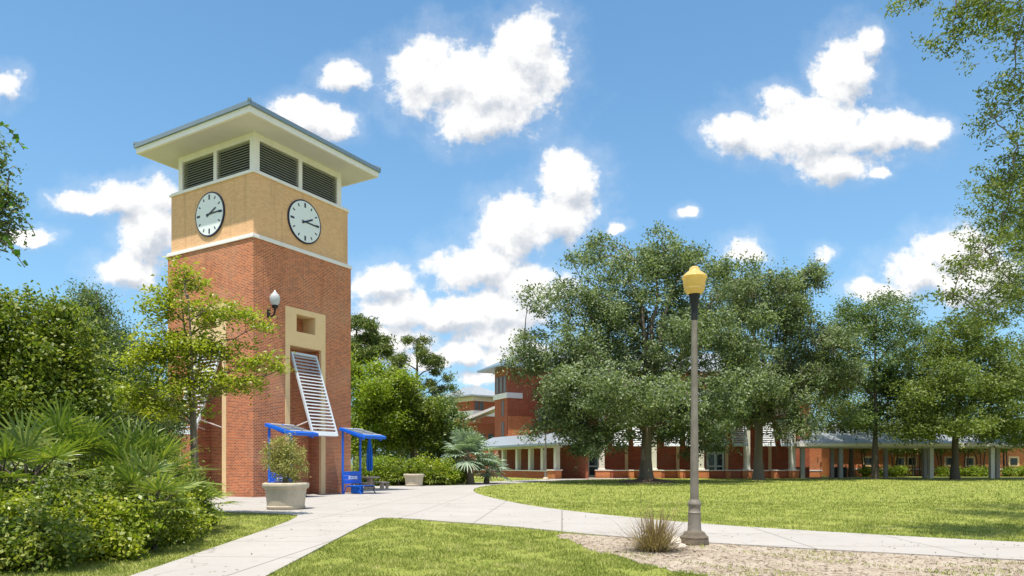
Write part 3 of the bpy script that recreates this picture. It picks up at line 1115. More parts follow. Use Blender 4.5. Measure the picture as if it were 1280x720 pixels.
def wall_lantern():
    p = tower_pt(-H + 0.9, -H, 9.0)
    r = empty('wall_lantern', p, TROT, 'white acorn wall lantern on black bracket on red brick tower', 'lantern')
    b = MB()
    b.box(-.09, .09, -.03, 0.0, -.35, .05)
    b.tube([(0, -.02, -.25), (0, -.2, -.32), (0, -.38, -.25), (0, -.45, -.05), (0, -.45, .08)], [.045, .04, .04, .045, .06], 8)
    b.lathe([(.09, 0), (.15, .06), (.16, .12), (.13, .16)], 14, (0, -.45, .05))
    b.build('bracket', M['black'], r, True)
    g = MB().lathe([(.13, .0), (.20, .10), (.24, .28), (.24, .40), (.19, .50), (.10, .60), (.05, .66), (.03, .72), (.005, .74)], 18, (0, -.45, .20))
    g.build('globe', M['globe_white'], r, True)


wall_lantern()


# ------------------------------------------------------------------ solar benches
def solar_bench(loc, rz, label):
    r = empty('solar_bench', loc, rz, label, 'bench', 'blue solar charging benches beside the tower')
    # seat faces local +y, posts at the back
    b = MB()
    for k in range(6):
        b.box(-.62, .62, -.12 + k * .15, .0 + k * .15, .44, .475)
    b.build('seat', M['blue'], r, bevel=.008)
    b = MB()
    for k in range(3):
        z = .56 + k * .22
        b.box(-.64, .64, -.27 - k * .035, -.215 - k * .035, z, z + .205)
    bk = b.build('backrest', M['blue'], r, bevel=.008)
    b = MB()
    b.box(-.32, .32, -.246, -.238, .80, .95)
    s = b.build('sign_plate', M['sticker'], bk)
    b = MB()
    for k in range(5):
        b.box(-.26 + k * .11, -.19 + k * .11, -.2365, -.2335, .85, .90)
    b.build('lettering', M['blue'], s)
    for sx in (-1, 1):
        b = MB()
        b.tube([(sx * .66, -.33, .03), (sx * .66, -.33, 3.33), (sx * .66, -.26, 3.40), (sx * .66, .0, 3.36)], .06, 10)
        b.box(sx * .66 - .12, sx * .66 + .12, -.45, -.21, .03, .05)
        b.build('post', M['blue'], r, True)
        b = MB()
        b.tube([(sx * .53, -.2, .42), (sx * .54, -.38, .04)], .028, 8)
        b.tube([(sx * .53, -.2, .42), (sx * .53, .66, .42), (sx * .54, .80, .36), (sx * .54, .72, .2), (sx * .54, .86, .045)], .028, 8)
        b.build('leg', M['black'] if sx < 0 else M['blue'], r, True)
    # canopy slopes down to the front
    a, c = Vector((0, -.45, 3.44)), Vector((0, 1.35, 2.98))
    d = c - a
    n = d.normalized()
    up = Vector((0, -n.z, n.y))
    b = MB()
    b.obox((a + c) / 2, (.82, 0, 0), d / 2, up * .075)
    for sx in (-1, 1):
        b.bar(a + Vector((sx * .66, .1, -.04)), c + Vector((sx * .66, -.2, -.1)), .07, .12)
    can = b.build('canopy', M['blue'], r, bevel=.01)
    b = MB()
    for sx in (-1, 1):
        b.obox((a + c) / 2 + Vector((sx * .385, 0, 0)) + up * .088, (.31, 0, 0), d / 2 * .72, up * .012)
    pn = b.build('solar_panel', M['louver'], can)
    b = MB()
    for sx in (-1, 1):
        b.obox((a + c) / 2 + Vector((sx * .385, 0, 0)) + up * .102, (.31, 0, 0), n * .008, up * .003)
        b.obox((a + c) / 2 + Vector((sx * .385, 0, 0)) - d * .365 + up * .103, (.32, 0, 0), n * .03, up * .005)
        b.obox((a + c) / 2 + Vector((sx * .385, 0, 0)) + d * .365 + up * .103, (.32, 0, 0), n * .03, up * .005)
    b.build('panel_grid', M['sticker'], pn)
    # battery housing under the seat
    b = MB()
    b.box(-.25, .25, -.15, .28, .04, .41)
    b.build('battery_box', M['bluecloth'], r, bevel=.02)
    return r


BR = TROT + math.pi
solar_bench((-10.75, 33.9, 0.0), BR, 'blue solar canopy bench behind the round stone planter, nearer the tower corner')
solar_bench((-8.25, 37.9, 0.0), BR, 'blue solar canopy bench with white plate on its back, beside the stone table')


# ------------------------------------------------------------------ planters, table
def planter(px, d, label, scale=1.0):
    r = empty('stone_planter', (xa(px, d), d, 0.03), 0, label, 'planter', 'round stone planters on the plaza')
    prof = [(.60, 0), (.64, .05), (.66, .10), (.63, .12), (.69, .66), (.70, .70), (.74, .72), (.78, .76), (.795, .84), (.78, .90), (.72, .92), (.66, .91), (.64, .82)]
    b = MB().lathe([(a * scale, z * scale) for a, z in prof], 36)
    b.build('pot', M['stone'], r, True)
    MB().lathe([(.645 * scale, .80 * scale), (.3 * scale, .84 * scale)], 24).build('soil', M['soil'], r)
    return r


planter(357.5, 25.0, 'large round cream stone planter standing at the head of the footpath')
planter(517.5, 51.0, 'distant round stone planter against the green thicket behind the tower', 0.95)


def stone_table():
    x, y = xa(462, 45), 45.0
    r = empty('picnic_table', (x, y, .03), 0, 'round tan stone picnic table standing behind the far blue bench', 'table')
    MB().lathe([(.30, 0), (.32, .05), (.20, .2), (.18, .6), (.25, .68)], 20).build('pedestal', M['table'], r, True)
    MB().lathe([(.55, .68), (.62, .70), (.63, .76), (.60, .78)], 28).build('tabletop', M['table'], r, True)
    for i, an in enumerate((-.3, 1.3, 2.9, 4.4)):
        b = MB()
        pts = []
        n = 8
        for rr in (.95, 1.25):
            for k in range(n):
                a = an - .45 + .9 * k / (n - 1)
                pts.append((rr * math.cos(a), rr * math.sin(a)))
        poly = pts[:n] + pts[n:][::-1]
        b.prism(poly, .38, .45)
        for s in (-.28, .28):
            b.box(1.1 * math.cos(an + s) - .09, 1.1 * math.cos(an + s) + .09, 1.1 * math.sin(an + s) - .09, 1.1 * math.sin(an + s) + .09, 0, .379)
        b.build('bench', M['table'], r, bevel=.01)
    u = empty('parasol', (x, y, .81), 0, 'folded blue parasol rising from the round stone table', 'parasol')
    MB().tube([(0, 0, 0), (0, 0, 2.55)], .025, 8).build('pole', M['black'], u, True)
    rng = random.Random(4)
    vs, n = [], 20
    prof = [(.05, .42), (.17, .40), (.21, .60), (.22, .85), (.20, 1.2), (.17, 1.6), (.13, 2.0), (.07, 2.35), (.03, 2.5)]
    b = MB()
    for (rr, z) in prof:
        for k in range(n):
            a = 2 * math.pi * k / n
            w = rr * (1 if k % 2 else .62) * rng.uniform(.92, 1.08)
            vs.append((w * math.cos(a), w * math.sin(a), z + (rng.uniform(-.08, .04) if z < .5 else 0)))
    fs = []
    for i in range(len(prof) - 1):
        for k in range(n):
            fs.append((i * n + k, i * n + (k + 1) % n, (i + 1) * n + (k + 1) % n, (i + 1) * n + k))
    b.add(vs, fs)
    b.build('folded_canopy', M['bluecloth'], u, True)


stone_table()


# ------------------------------------------------------------------ street lamps
def street_lamp(loc, label, s=1.0, detail=True):
    r = empty('street_lamp', loc, 0, label, 'street lamp', 'amber globed lamp posts')
    def sc(p):
        return [(a * s, z * s) for a, z in p]
    b = MB().lathe(sc([(.29, -.05), (.295, .03), (.28, .12), (.285, .15), (.23, .20), (.20, .25), (.14, .28)]), 22, flute=.09)
    b.build('footing', M['stone'] if not detail else M['footing'], r)
    b = MB().lathe(sc([(.155, .24), (.14, .30), (.135, .33), (.125, .60), (.13, .62), (.135, .64), (.12, .66), (.12, .76), (.138, .79), (.138, .82), (.115, .86), (.098, .90)]), 24, flute=.05)
    b.build('base', M['postmetal'], r, True)
    b = MB().lathe(sc([(.085, .90), (.084, 1.2), (.060, 4.42), (.062, 4.45)]), 24, flute=.03)
    b.build('shaft', M['postmetal'], r, True)
    b = MB().lathe(sc([(.062, 4.45), (.07, 4.52), (.062, 4.60), (.070, 4.70), (.085, 4.82), (.105, 4.92), (.115, 4.97), (.10, 4.99)]), 20)
    b.build('collar', M['black'], r, True)
    b = MB().lathe(sc([(.14, 4.97), (.185, 5.03), (.205, 5.08), (.20, 5.10), (.208, 5.11), (.222, 5.26), (.235, 5.27), (.245, 5.31), (.225, 5.34), (.16, 5.40), (.12, 5.42), (.105, 5.45), (.095, 5.49), (.05, 5.52), (.01, 5.53)]), 24)
    b.build('globe', M['globe'], r, True)
    return r


M['footing'] = plain('rough_footing', (0.11, 0.09, 0.07), 0.95, 0, 0.6, 9.0, 0.6)
street_lamp((xa(868, 14.2), 14.2, 0), 'tall nearest lamp post with amber globe beside the dry grass clump')
street_lamp((xa(682, 71), 71, 0), 'far thin lamp post with amber globe by the arcade low wall corner', 1.03, False)
street_lamp((xa(571.5, 61), 61, 0), 'thin lamp post with amber globe at the silver palm', 1.0, False)

exec_later = []

# ------------------------------------------------------------------ buildings
def window(parent, x0, x1, z0, z1, y, frame=.07, glass='glass', fm='white', bars=0):
    """window on a local wall plane of constant y, facing -y"""
    b = MB()
    b.box(x0, x1, y - .05, y + .04, z0, z0 + frame)
    b.box(x0, x1, y - .05, y + .04, z1 - frame, z1)
    b.box(x0, x0 + frame, y - .05, y + .04, z0 + frame, z1 - frame)
    b.box(x1 - frame, x1, y - .05, y + .04, z0 + frame, z1 - frame)
    for k in range(bars):
        xx = x0 + (x1 - x0) * (k + 1) / (bars + 1)
        b.box(xx - .03, xx + .03, y - .04, y + .03, z0 + frame, z1 - frame)
    f = b.build('window', M[fm], parent)
    MB().box(x0 + frame, x1 - frame, y - .02, y - .005, z0 + frame, z1 - frame).build('pane', M[glass], f)
    return f


def colonnade():
    """long two storey hall behind the oaks with giant columns and slatted shutters"""
    D = 80.0
    root = empty('college_hall', (0, D, 0), 0, 'long red brick hall with pale giant columns behind the oaks', 'building')
    x0, x1 = xa(720, D), xa(998, D)
    bx1 = xa(1012, D + 5)
    b = MB()
    b.box(xa(700, D + 5), bx1, 5.0, 22, 0, 12.5)
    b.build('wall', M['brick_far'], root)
    # porch ceiling and entablature
    b = MB()
    b.box(x0 - 1, x1, -.35, 4.99, 7.3, 8.3)
    b.build('entablature', M['white'], root)
    b = MB()
    b.add([(x0 - 1.6, -1.1, 8.3), (x1 + .6, -1.1, 8.3), (x1 + .6, 5, 10.2), (x0 - 1.6, 5, 10.2), (x0 - 1.6, -1.1, 8.44), (x1 + .6, -1.1, 8.44), (x1 + .6, 5, 10.34), (x0 - 1.6, 5, 10.34)],
          [(0, 3, 2, 1), (4, 5, 6, 7), (0, 1, 5, 4), (1, 2, 6, 5), (2, 3, 7, 6), (3, 0, 4, 7)])
    b.build('porch_roof', M['roof'], root)
    b = MB()
    xa0, xa1 = xa(696, D + 5), bx1 + 1
    b.add([(xa0, 4, 12.5), (xa1, 4, 12.5), (xa1, 23, 12.5), (xa0, 23, 12.5), (xa0 + 9, 13, 16), (xa1 - 9, 13, 16)],
          [(3, 2, 1, 0), (0, 1, 5, 4), (1, 2, 5), (2, 3, 4, 5), (3, 0, 4)])
    b.build('roof', M['roof'], root)
    MB().box(x0 - 1, x1, 0.2, 4.95, -.05, .06).build('porch_floor', M['stone'], root)
    cols = [729, 752, 817, 876, 933.5, 990]
    for px in cols:
        X = xa(px, D)
        b = MB()
        b.box(X - .30, X + .30, -.28, .28, .95, 7.3)
        b.box(X - .38, X + .38, -.36, .36, .95, 1.1)
        b.box(X - .38, X + .38, -.36, .345, 7.0, 7.29)
        b.build('column', M['column'], root, bevel=.03)
    # low wall with caps
    piers = [(723.5, 734.5), (744, 762), (784, 792), (812, 826), (846, 853), (870, 885), (906, 912), (927, 941), (962, 970), (984, 997)]
    for a, c in piers:
        b = MB().box(xa(a, D), xa(c, D), -.42, .42, 0, .86)
        p = b.build('pier', M['brick_orange'], root)
        MB().box(xa(a, D) - .05, xa(c, D) + .05, -.47, .47, .862, .95).build('cap', M['white'], p)
    b = MB()
    b.box(xa(762, D), x1 - .2, -.2, .2, 0, .84)
    lw = b.build('low_wall', M['brick_far'], root)
    for (a, c) in [(762, 784), (792, 812), (826, 846), (853, 870), (885, 906), (912, 927), (941, 962), (970, 984)]:
        MB().box(xa(a, D) + .06, xa(c, D) - .06, -.26, .26, .842, .93).build('coping', M['white'], lw)
    # pale pilaster strips on the back wall
    for px in (783, 847, 908, 962):
        MB().box(xa(px, D + 5) - .18, xa(px, D + 5) + .18, 4.85, 5.02, 0, 7.3).build('pilaster', M['cream'], root)
    # shutters slanting out between the columns
    for (a, c) in [(763, 783), (789, 806), (827, 846), (853, 869), (883, 904), (911, 930), (944, 963), (970, 986)]:
        X0, X1 = xa(a, D), xa(c, D)
        top = Vector(((X0 + X1) / 2, -.42, 6.5))
        bot = Vector(((X0 + X1) / 2, -1.5, 3.55))
        hw = (X1 - X0) / 2
        d = bot - top
        n = d.normalized()
        nrm = Vector((0, n.z, -n.y)).normalized()
        b = MB()
        for sx in (-1, 1):
            b.obox((top + bot) / 2 + Vector((sx * (hw - .06), 0, 0)), (.06, 0, 0), d / 2, nrm * .05)
        b.obox(top + n * .07, (hw - .12, 0, 0), n * .07, nrm * .045)
        b.obox(bot - n * .16, (hw - .12, 0, 0), n * .16, nrm * .045)
        f = b.build('shutter', M['shutter'], root)
        b = MB()
        for i in range(13):
            cc = top + d * ((i + 1.0) / 14.6)
            tl = (nrm * .5 + n * .85).normalized()
            b.obox(cc, (hw - .12, 0, 0), tl * .075, tl.cross(Vector((1, 0, 0))) * .012)
        b.build('slats', M['shutter'], f)
    # doors in the back wall
    for (a, c, two) in ((884, 904, True), (735, 748, False)):
        X0, X1 = xa(a, D + 5), xa(c, D + 5)
        b = MB()
        z1 = 2.95
        w = .14
        mids = [(X0, (X0 + X1) / 2), ((X0 + X1) / 2, X1)] if two else [(X0, X1)]
        b = MB()
        b.box(X0 - .1, X0, 4.9, 5.05, 0, z1 + .1)
        b.box(X1, X1 + .1, 4.9, 5.05, 0, z1 + .1)
        b.box(X0, X1, 4.9, 5.05, z1, z1 + .1)
        fr = b.build('door_surround', M['doorframe'], root)
        for (m0, m1) in mids:
            b = MB()
            b.box(m0 + .01, m0 + w, 4.93, 4.98, .05, z1)
            b.box(m1 - w, m1 - .01, 4.93, 4.98, .05, z1)
            b.box(m0 + w, m1 - w, 4.93, 4.98, z1 - .2, z1)
            b.box(m0 + w, m1 - w, 4.93, 4.98, .05, .3)
            b.box(m0 + w, m1 - w, 4.93, 4.98, 1.25, 1.42)
            dr = b.build('door', M['doorframe'], root)
            MB().box(m0 + w, m1 - w, 4.945, 4.96, .3, z1 - .2).build('pane', M['glass'], dr)
            MB().box(m1 - w - .03, m1 - w, 4.85, 4.93, 1.0, 1.25).build('handle', M['black'], dr)
        MB().box(X0 - .1, X1 + .1, 4.92, 4.99, z1 + .12, z1 + .95).build('transom', M['dark'], root)
    # upper windows of the hall
    for px in range(712, 1005, 22):
        X = xa(px, D + 5)
        window(root, X - .55, X + .55, 10.4, 12.0, 4.99, glass='greenglass' if px > 980 else 'glass', bars=1)
    X = xa(1001, D)
    return root


colonnade()


def far_annex():
    """stuccoed gable end and orange pavilion right of the last column"""
    D = 86.0
    r = empty('brick_pavilion', (0, D, 0), 0, 'orange brick pavilion with teal window beside the last pale column', 'building')
    b = MB().box(xa(999, D), xa(1027, D), 0, 8, 0, 3.9)
    b.build('wall', M['brick_orange'], r)
    MB().box(xa(999, D), xa(1028, D), -.04, 0, .75, .9).build('stone_band', M['white'], r)
    MB().box(xa(1000, D), xa(1024, D), 2, 8, 3.9, 6.2).build('upper_wall', M['brick_orange'], r)
    window(r, xa(1001, D), xa(1009, D), 6.3, 8.1, 2.0, glass='greenglass')
    b = MB().box(xa(999.5, D), xa(1016, D), 2.05, 8, 6.2, 8.3)
    b.build('upper_storey', M['cream'], r)
    window(r, xa(993.5, D) + .6, xa(998, D) + .6, 1.6, 3.2, -.01, glass='greenglass')


far_annex()


def arcade_wing():
    """low hip-roofed arcade left of the hall and the three storey block over it"""
    a = Vector((4.6, 75.6, 0))
    dr = Vector((-.435, .90, 0)).normalized()
    rot = math.atan2(-dr.y, -dr.x)      # local +x points from far end back towards the near corner
    root = empty('arcade', a, rot, 'low arcade with grey hipped metal roof and pale posts', 'building')
    # local: near corner at origin, the wall runs along -x, building behind it on +y
    Ln = 22.0
    b = MB()
    b.box(-Ln - 5, -.9, -.15, .15, 0, .80)
    lw = b.build('low_wall', M['brick_far'], root)
    MB().box(-Ln - 5, -.9, -.22, .22, .802, .90).build('coping', M['white'], lw)
    p = MB().box(-.9, .25, -.5, .6, 0, .90).build('pier', M['brick_orange'], root)
    MB().box(-.98, .33, -.58, .68, .902, 1.02).build('cap', M['white'], p)
    for t in (.35, 3.3, 6.3, 9.6, 13.5, 17.5, 21.5):
        MB().box(-t - .26, -t + .26, -.26 + .35, .26 + .35, .0 if t > 1 else 1.02, 3.35).build('column', M['column'], root, bevel=.03)
    b = MB()
    b.box(-Ln, .4, .1, .6, 3.35, 3.6)
    b.build('beam', M['soffit'], root)
    e0, e1 = -.75, 4.3
    b = MB()
    x0, x1 = -Ln - .5, 1.2
    b.add([(x0, e0, 3.60), (x1, e0, 3.60), (x1, e1, 3.60), (x0, e1, 3.60),
           (x0, e0, 3.80), (x1, e0, 3.80), (x1, e1, 3.80), (x0, e1, 3.80),
           (x0 + 2.5, 1.8, 5.1), (x1 - 2.5, 1.8, 5.1)],
          [(3, 2, 1, 0), (0, 1, 5, 4), (1, 2, 6, 5), (2, 3, 7, 6), (3, 0, 4, 7), (4, 5, 9, 8), (5, 6, 9), (6, 7, 8, 9), (7, 4, 8)])
    b.build('roof', M['roof'], root)
    MB().box(x0 - .02, x1 + .02, e0 - .06, e0 - .001, 3.58, 3.82).build('gutter', M['fascia'], root)
    # inner wall in shade
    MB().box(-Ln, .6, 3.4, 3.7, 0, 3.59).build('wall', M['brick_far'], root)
    # outdoor wall connecting to hall
    root2 = empty('brick_block', Vector((-.65, 97.0, 0)), rot, 'three storey red brick block with wide grey eaves above the arcade', 'building')
    b = MB()
    b.box(-3.6, 0, 0, 12, 0, 12.9)        # slim stair tower part
    b.build('wall', M['brick_far'], root2)
    # front face is the local +x face: an orange panel paints its sunlit part; trim follows
    b = MB().box(0.003, .12, .1, 3.3, 4.4, 7.2)
    b.build('sunlit_panel', M['brick_orange'], root2)
    b = MB().box(-3.75, .15, -.15, 2.0, 9.35, 10.0)
    b.build('stone_band', M['white'], root2)
    for k in range(3):
        window(root2, -3.3 + k * 1.1, -2.45 + k * 1.1, 10.1, 12.1, -.01, fm='louver')
    for z0 in (4.6, 7.2):
        window(root2, -1.5, -.9, z0, z0 + 1.9, -.01, fm='louver')
    b = MB()
    b.add([(-5.3, -1.7, 12.9), (1.7, -1.7, 12.9), (1.7, 13.5, 12.9), (-5.3, 13.5, 12.9),
           (-5.3, -1.7, 13.1), (1.7, -1.7, 13.1), (1.7, 13.5, 13.1), (-5.3, 13.5, 13.1), (-1.8, 2.2, 15.0), (-1.8, 9.5, 15.0)],
          [(3, 2, 1, 0), (0, 1, 5, 4), (1, 2, 6, 5), (2, 3, 7, 6), (3, 0, 4, 7), (4, 5, 8), (5, 6, 9, 8), (6, 7, 9), (7, 4, 8, 9)])
    b.build('roof', M['fascia'], root2)
    # wall running on to the right, set back, with tall pale windows
    MB().box(-9.0, -.9, 3.6, 12.0, 0, .01)
    b = MB().box(-2.4, -0.5, 12.01, 24, 0, 11.5)
    b.build('rear_wall', M['brick_far'], root2)
    for k in range(3):
        y0 = 4.2 + k * 2.6
        bb = MB().box(0.0, .08, y0, y0 + .7, 5.0, 8.1)
        w = bb.build('window', M['white'], root2)
        MB().box(.082, .10, y0 + .1, y0 + .6, 5.1, 8.0).build('pane', M['doorframe'], w)
    root2.scale = (1.13, 1.13, 1.13)
    # second block further back on the left
    D = 124.0
    r3 = empty('far_brick_block', (xa(600, D), D, 0), R(38), 'farthest brick block with pale hipped roof left of the tall block', 'building')
    b = MB().box(-2.4, 2.2, -1.6, 6, 0, 11.8)
    b.build('wall', M['brick_far'], r3)
    b = MB().box(-2.55, 2.35, -1.75, 6.1, 8.9, 9.7)
    b.build('stone_band', M['white'], r3)
    MB().box(-2.45, 2.25, -1.65, 6.05, 11.2, 11.8).build('frieze', M['soffit'], r3)
    for k in range(2):
        window(r3, -2.1 + k * .9, -1.4 + k * .9, 9.8, 11.1, -1.61, fm='louver')
    b = MB()
    b.add([(-3.9, -3.1, 11.8), (3.6, -3.1, 11.8), (3.6, 7.5, 11.8), (-3.9, 7.5, 11.8), (-3.9, -3.1, 12.0), (3.6, -3.1, 12.0), (3.6, 7.5, 12.0), (-3.9, 7.5, 12.0), (-.2, .8, 13.9), (-.2, 4, 13.9)],
          [(3, 2, 1, 0), (0, 1, 5, 4), (1, 2, 6, 5), (2, 3, 7, 6), (3, 0, 4, 7), (4, 5, 8), (5, 6, 9, 8), (6, 7, 9), (7, 4, 8, 9)])
    b.build('roof', M['roof'], r3)
    r3.scale = (1.1, 1.1, 1.1)
    # link wing with sloping pale eave between the two blocks
    r4 = empty('link_wing', (xa(609, 110), 110, 0), 0, 'lower brick link wing with sloping pale eave between the two blocks', 'building')
    xL, xR = xa(585, 110) - xa(609, 110), xa(626, 110) - xa(609, 110)
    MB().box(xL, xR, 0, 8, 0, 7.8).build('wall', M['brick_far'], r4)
    b = MB()
    b.add([(xL - .6, -1.2, 8.1), (xR, -1.2, 10.4), (xR, 6, 10.4), (xL - .6, 6, 8.1), (xL - .6, -1.2, 8.5), (xR, -1.2, 10.8), (xR, 6, 10.8), (xL - .6, 6, 8.5)],
          [(0, 3, 2, 1), (4, 5, 6, 7), (0, 1, 5, 4), (1, 2, 6, 5), (2, 3, 7, 6), (3, 0, 4, 7)])
    b.build('roof', M['soffit'], r4)
    for k in range(3):
        window(r4, xL + .5 + k * 1.3, xL + 1.3 + k * 1.3, 4.4, 6.2, -.01, fm='louver')


arcade_wing()


def walkway():
    D = 79.5
    r = empty('covered_walkway', (0, D, 0), 0, 'long covered walkway with low grey metal roof on square posts', 'walkway')
    x0, x1 = xa(991, D), 95.0
    b = MB()
    zE, zR = 3.75, 5.1
    b.add([(x0, -1.2, zE), (x1, -1.2, zE), (x1, 4.8, zE), (x0, 4.8, zE), (x0 + .02, -1.18, zE + .12), (x1, -1.18, zE + .12), (x1, 4.78, zE + .12), (x0 + .02, 4.78, zE + .12),
           (x0 + 3.2, 1.8, zR), (x1, 1.8, zR)],
          [(3, 2, 1, 0), (0, 1, 5, 4), (2, 3, 7, 6), (3, 0, 4, 7), (4, 5, 9, 8), (6, 7, 8, 9), (7, 4, 8)])
    b.build('roof', M['roof'], r)
    MB().box(x0 - .04, x1, -1.26, -1.203, zE - .22, zE + .13).build('fascia', M['white'], r)
    b = MB()
    b.box(x0 + .8, x1, -.12, .12, 3.4, 3.74)
    b.box(x0 + .8, x1, 3.5, 3.74, 3.4, 3.74)
    b.build('beam', M['soffit'], r)
    for px in (1003, 1050.5, 1163.5, 1239.5, 1330, 1420):
        X = xa(px, D)
        MB().box(X - .22, X + .22, -.22, .22, 0, 3.4).build('post', M['column'] if px > 1060 else M['post'], r, bevel=.02)  # leftmost posts take the paint with shade in its colour
    for px in (1040, 1107, 1156, 1246.5, 1330):
        X = xa(px, D + 3.6)
        MB().box(X - .2, X + .2, 3.42, 3.82, 0, 3.4).build('post', M['post'], r, bevel=.02)  # back row under the roof: shade put into the post colour
    # classroom building behind
    D2 = 94.0
    r2 = empty('classroom_building', (0, D2, 0), 0, 'long low orange brick building behind the covered walkway', 'building')
    b = MB().box(xa(1038, D2), 110, 0, 14, 0, 5.2)
    b.build('wall', M['brick_orange'], r2)
    MB().box(xa(1038, D2), 110, -.05, -.001, .85, 1.0).build('stone_band', M['white'], r2)
    b = MB()
    xs = xa(1036, D2)
    b.add([(xs, -1, 5.2), (112, -1, 5.2), (112, 15, 5.2), (xs, 15, 5.2), (xs + 5, 7, 7.6), (107, 7, 7.6)],
          [(3, 2, 1, 0), (0, 1, 5, 4), (1, 2, 5), (2, 3, 4, 5), (3, 0, 4)])
    b.build('roof', M['roof'], r2)
    for px in (1085, 1125, 1140, 1187, 1212, 1267, 1310):
        X = xa(px, D2)
        window(r2, X - .7, X + .7, 1.25, 2.6, -.01, frame=.22, fm='cream')
    # bins
    for (px, D, lb, m) in ((1045.5, 84.0, 'left of two black waste bins under the covered walkway', 'binblack'), (1055, 84.0, 'right of two black waste bins under the covered walkway', 'binblack'),
                          (722, 84.2, 'dark green waste bin standing in the porch by the first column', 'bingreen')):
        w = empty('waste_bin', (xa(px, D), D, .031 if px > 900 else .06), 0, lb, 'bin', 'bins by the buildings')
        b = MB().lathe([(.27, 0), (.30, .05), (.36, .95), (.38, .97), (.38, 1.02), (.34, 1.04)], 16)
        b.build('body', M[m], w, True)
        MB().lathe([(.37, 1.042), (.35, 1.12), (.2, 1.2), (.05, 1.22)], 16).build('lid', M[m], w, True)


walkway()


# ------------------------------------------------------------------ big trees
G1 = 'trees in front of the college buildings'
tree('live_oak', 'largest oak with grey-green crown and mulch ring left of the lamp post', 'tree', (xa(808, 62), 62), .52, 6.0,
     [lob(790, 350, 90, 55, 62, 6), lob(860, 345, 75, 45, 62, 6, 1), lob(730, 400, 62, 62, 62, 5, -1), lob(810, 420, 100, 75, 62, 8),
      lob(880, 430, 70, 80, 62, 6), lob(720, 480, 55, 62, 62, 5), lob(770, 500, 70, 50, 62, 6, -5), lob(845, 500, 80, 55, 62, 6, -4),
      lob(672, 452, 34, 32, 62, 3.5, -1), lob(830, 320, 45, 28, 62, 4), lob(900, 520, 40, 45, 62, 4), lob(715, 530, 40, 26, 62, 4, 1), lob(870, 535, 34, 18, 62, 4, -2), lob(755, 540, 40, 22, 62, 4, -3), lob(735, 556, 40, 15, 62, 4, -1), lob(885, 556, 34, 15, 62, 4, 1), lob(690, 520, 30, 40, 62, 4, 0), lob(660, 440, 30, 26, 62, 3, 0), lob(825, 545, 40, 16, 62, 4, 4), lob(700, 505, 36, 36, 62, 4, -2), lob(930, 470, 30, 60, 62, 4, 1)],
     2450, 60, (.27, .135), .76, L['oak'], M['bark'], 11, G1, twigs=420, gaps=.42, shell=.3, sub=5, shoots=260)
tree('live_oak', 'oak hung with grey moss directly right of the lamp post', 'tree', (xa(948, 71), 71), .45, 6.5,
     [lob(940, 380, 50, 50, 71, 5), lob(985, 375, 40, 48, 71, 5), lob(1010, 430, 45, 55, 71, 5), lob(950, 450, 65, 65, 71, 6),
      lob(915, 500, 40, 45, 71, 5, 3), lob(985, 500, 55, 42, 71, 5, -2), lob(1030, 470, 30, 50, 71, 4)],
     1300, 60, (.28, .14), .82, L['oak'], M['bark'], 12, G1, moss=.3, twigs=260, gaps=.6, shell=.3, sub=5, shoots=160)
tree('oak_tree', 'slender dark oak standing in front of the walkway, between two broader crowns', 'tree', (xa(1094, 74), 74), .28, 15.0,
     [lob(1095, 410, 34, 42, 74, 3.5), lob(1085, 460, 48, 48, 74, 4), lob(1120, 500, 50, 45, 74, 4, 2), lob(1060, 400, 22, 40, 74, 3, 4),
      lob(1135, 430, 28, 40, 74, 3, 2), lob(1045, 470, 24, 44, 74, 3, 1), lob(1080, 530, 36, 20, 74, 3, 0)],
     640, 60, (.27, .14), .85, L['deep'], M['bark_dark'], 13, G1, twigs=160, gaps=.7, shell=.3, leader=True, sub=4, shoots=90)
tree('shade_tree', 'bright green broad tree with thin dark trunk near the right edge', 'tree', (xa(1194, 72), 72), .36, 5.2,
     [lob(1185, 455, 62, 48, 72, 5), lob(1150, 500, 50, 42, 72, 5, -2), lob(1225, 500, 50, 45, 72, 5), lob(1190, 525, 70, 28, 72, 5, -2), lob(1215, 440, 40, 40, 72, 4, 1), lob(1150, 542, 36, 14, 72, 4, -2), lob(1232, 540, 36, 16, 72, 4, -1), lob(1250, 470, 30, 40, 72, 3, 1)],
     860, 62, (.28, .15), .9, L['oak2'], M['bark_dark'], 14, G1, twigs=160, gaps=.5, shell=.35, sub=4, shoots=90)
tree('shade_tree', 'green crown cut by the right edge of the lawn, behind the walkway posts', 'tree', (xa(1290, 75), 75), .38, 5.5,
     [lob(1275, 500, 45, 50, 75, 5), lob(1300, 450, 45, 50, 75, 5), lob(1260, 540, 35, 22, 75, 4, -1)],
     430, 62, (.28, .15), .95, L['oak2'], M['bark_dark'], 15, G1, twigs=90, gaps=.5, sub=4, shoots=50)
tree('shade_tree', 'green tree with low crown over the walkway roof between the slender and broad trees', 'tree', (xa(1064, 88), 88), .3, 5,
     [lob(1060, 500, 40, 38, 88, 4), lob(1040, 520, 30, 30, 88, 4), lob(1090, 525, 40, 26, 88, 4)],
     300, 55, (.28, .15), 1.2, L['oak2'], M['bark_dark'], 16, G1, twigs=60)
tree('shade_tree', 'tree behind the broad crown, its top showing above the walkway', 'tree', (xa(1160, 92), 92), .4, 6,
     [lob(1150, 450, 45, 55, 92, 5), lob(1120, 400, 35, 35, 92, 4), lob(1235, 470, 50, 50, 92, 5), lob(1180, 520, 60, 30, 92, 5)],
     380, 55, (.3, .16), 1.2, L['deep'], M['bark_dark'], 17, G1, twigs=60, gaps=.4)
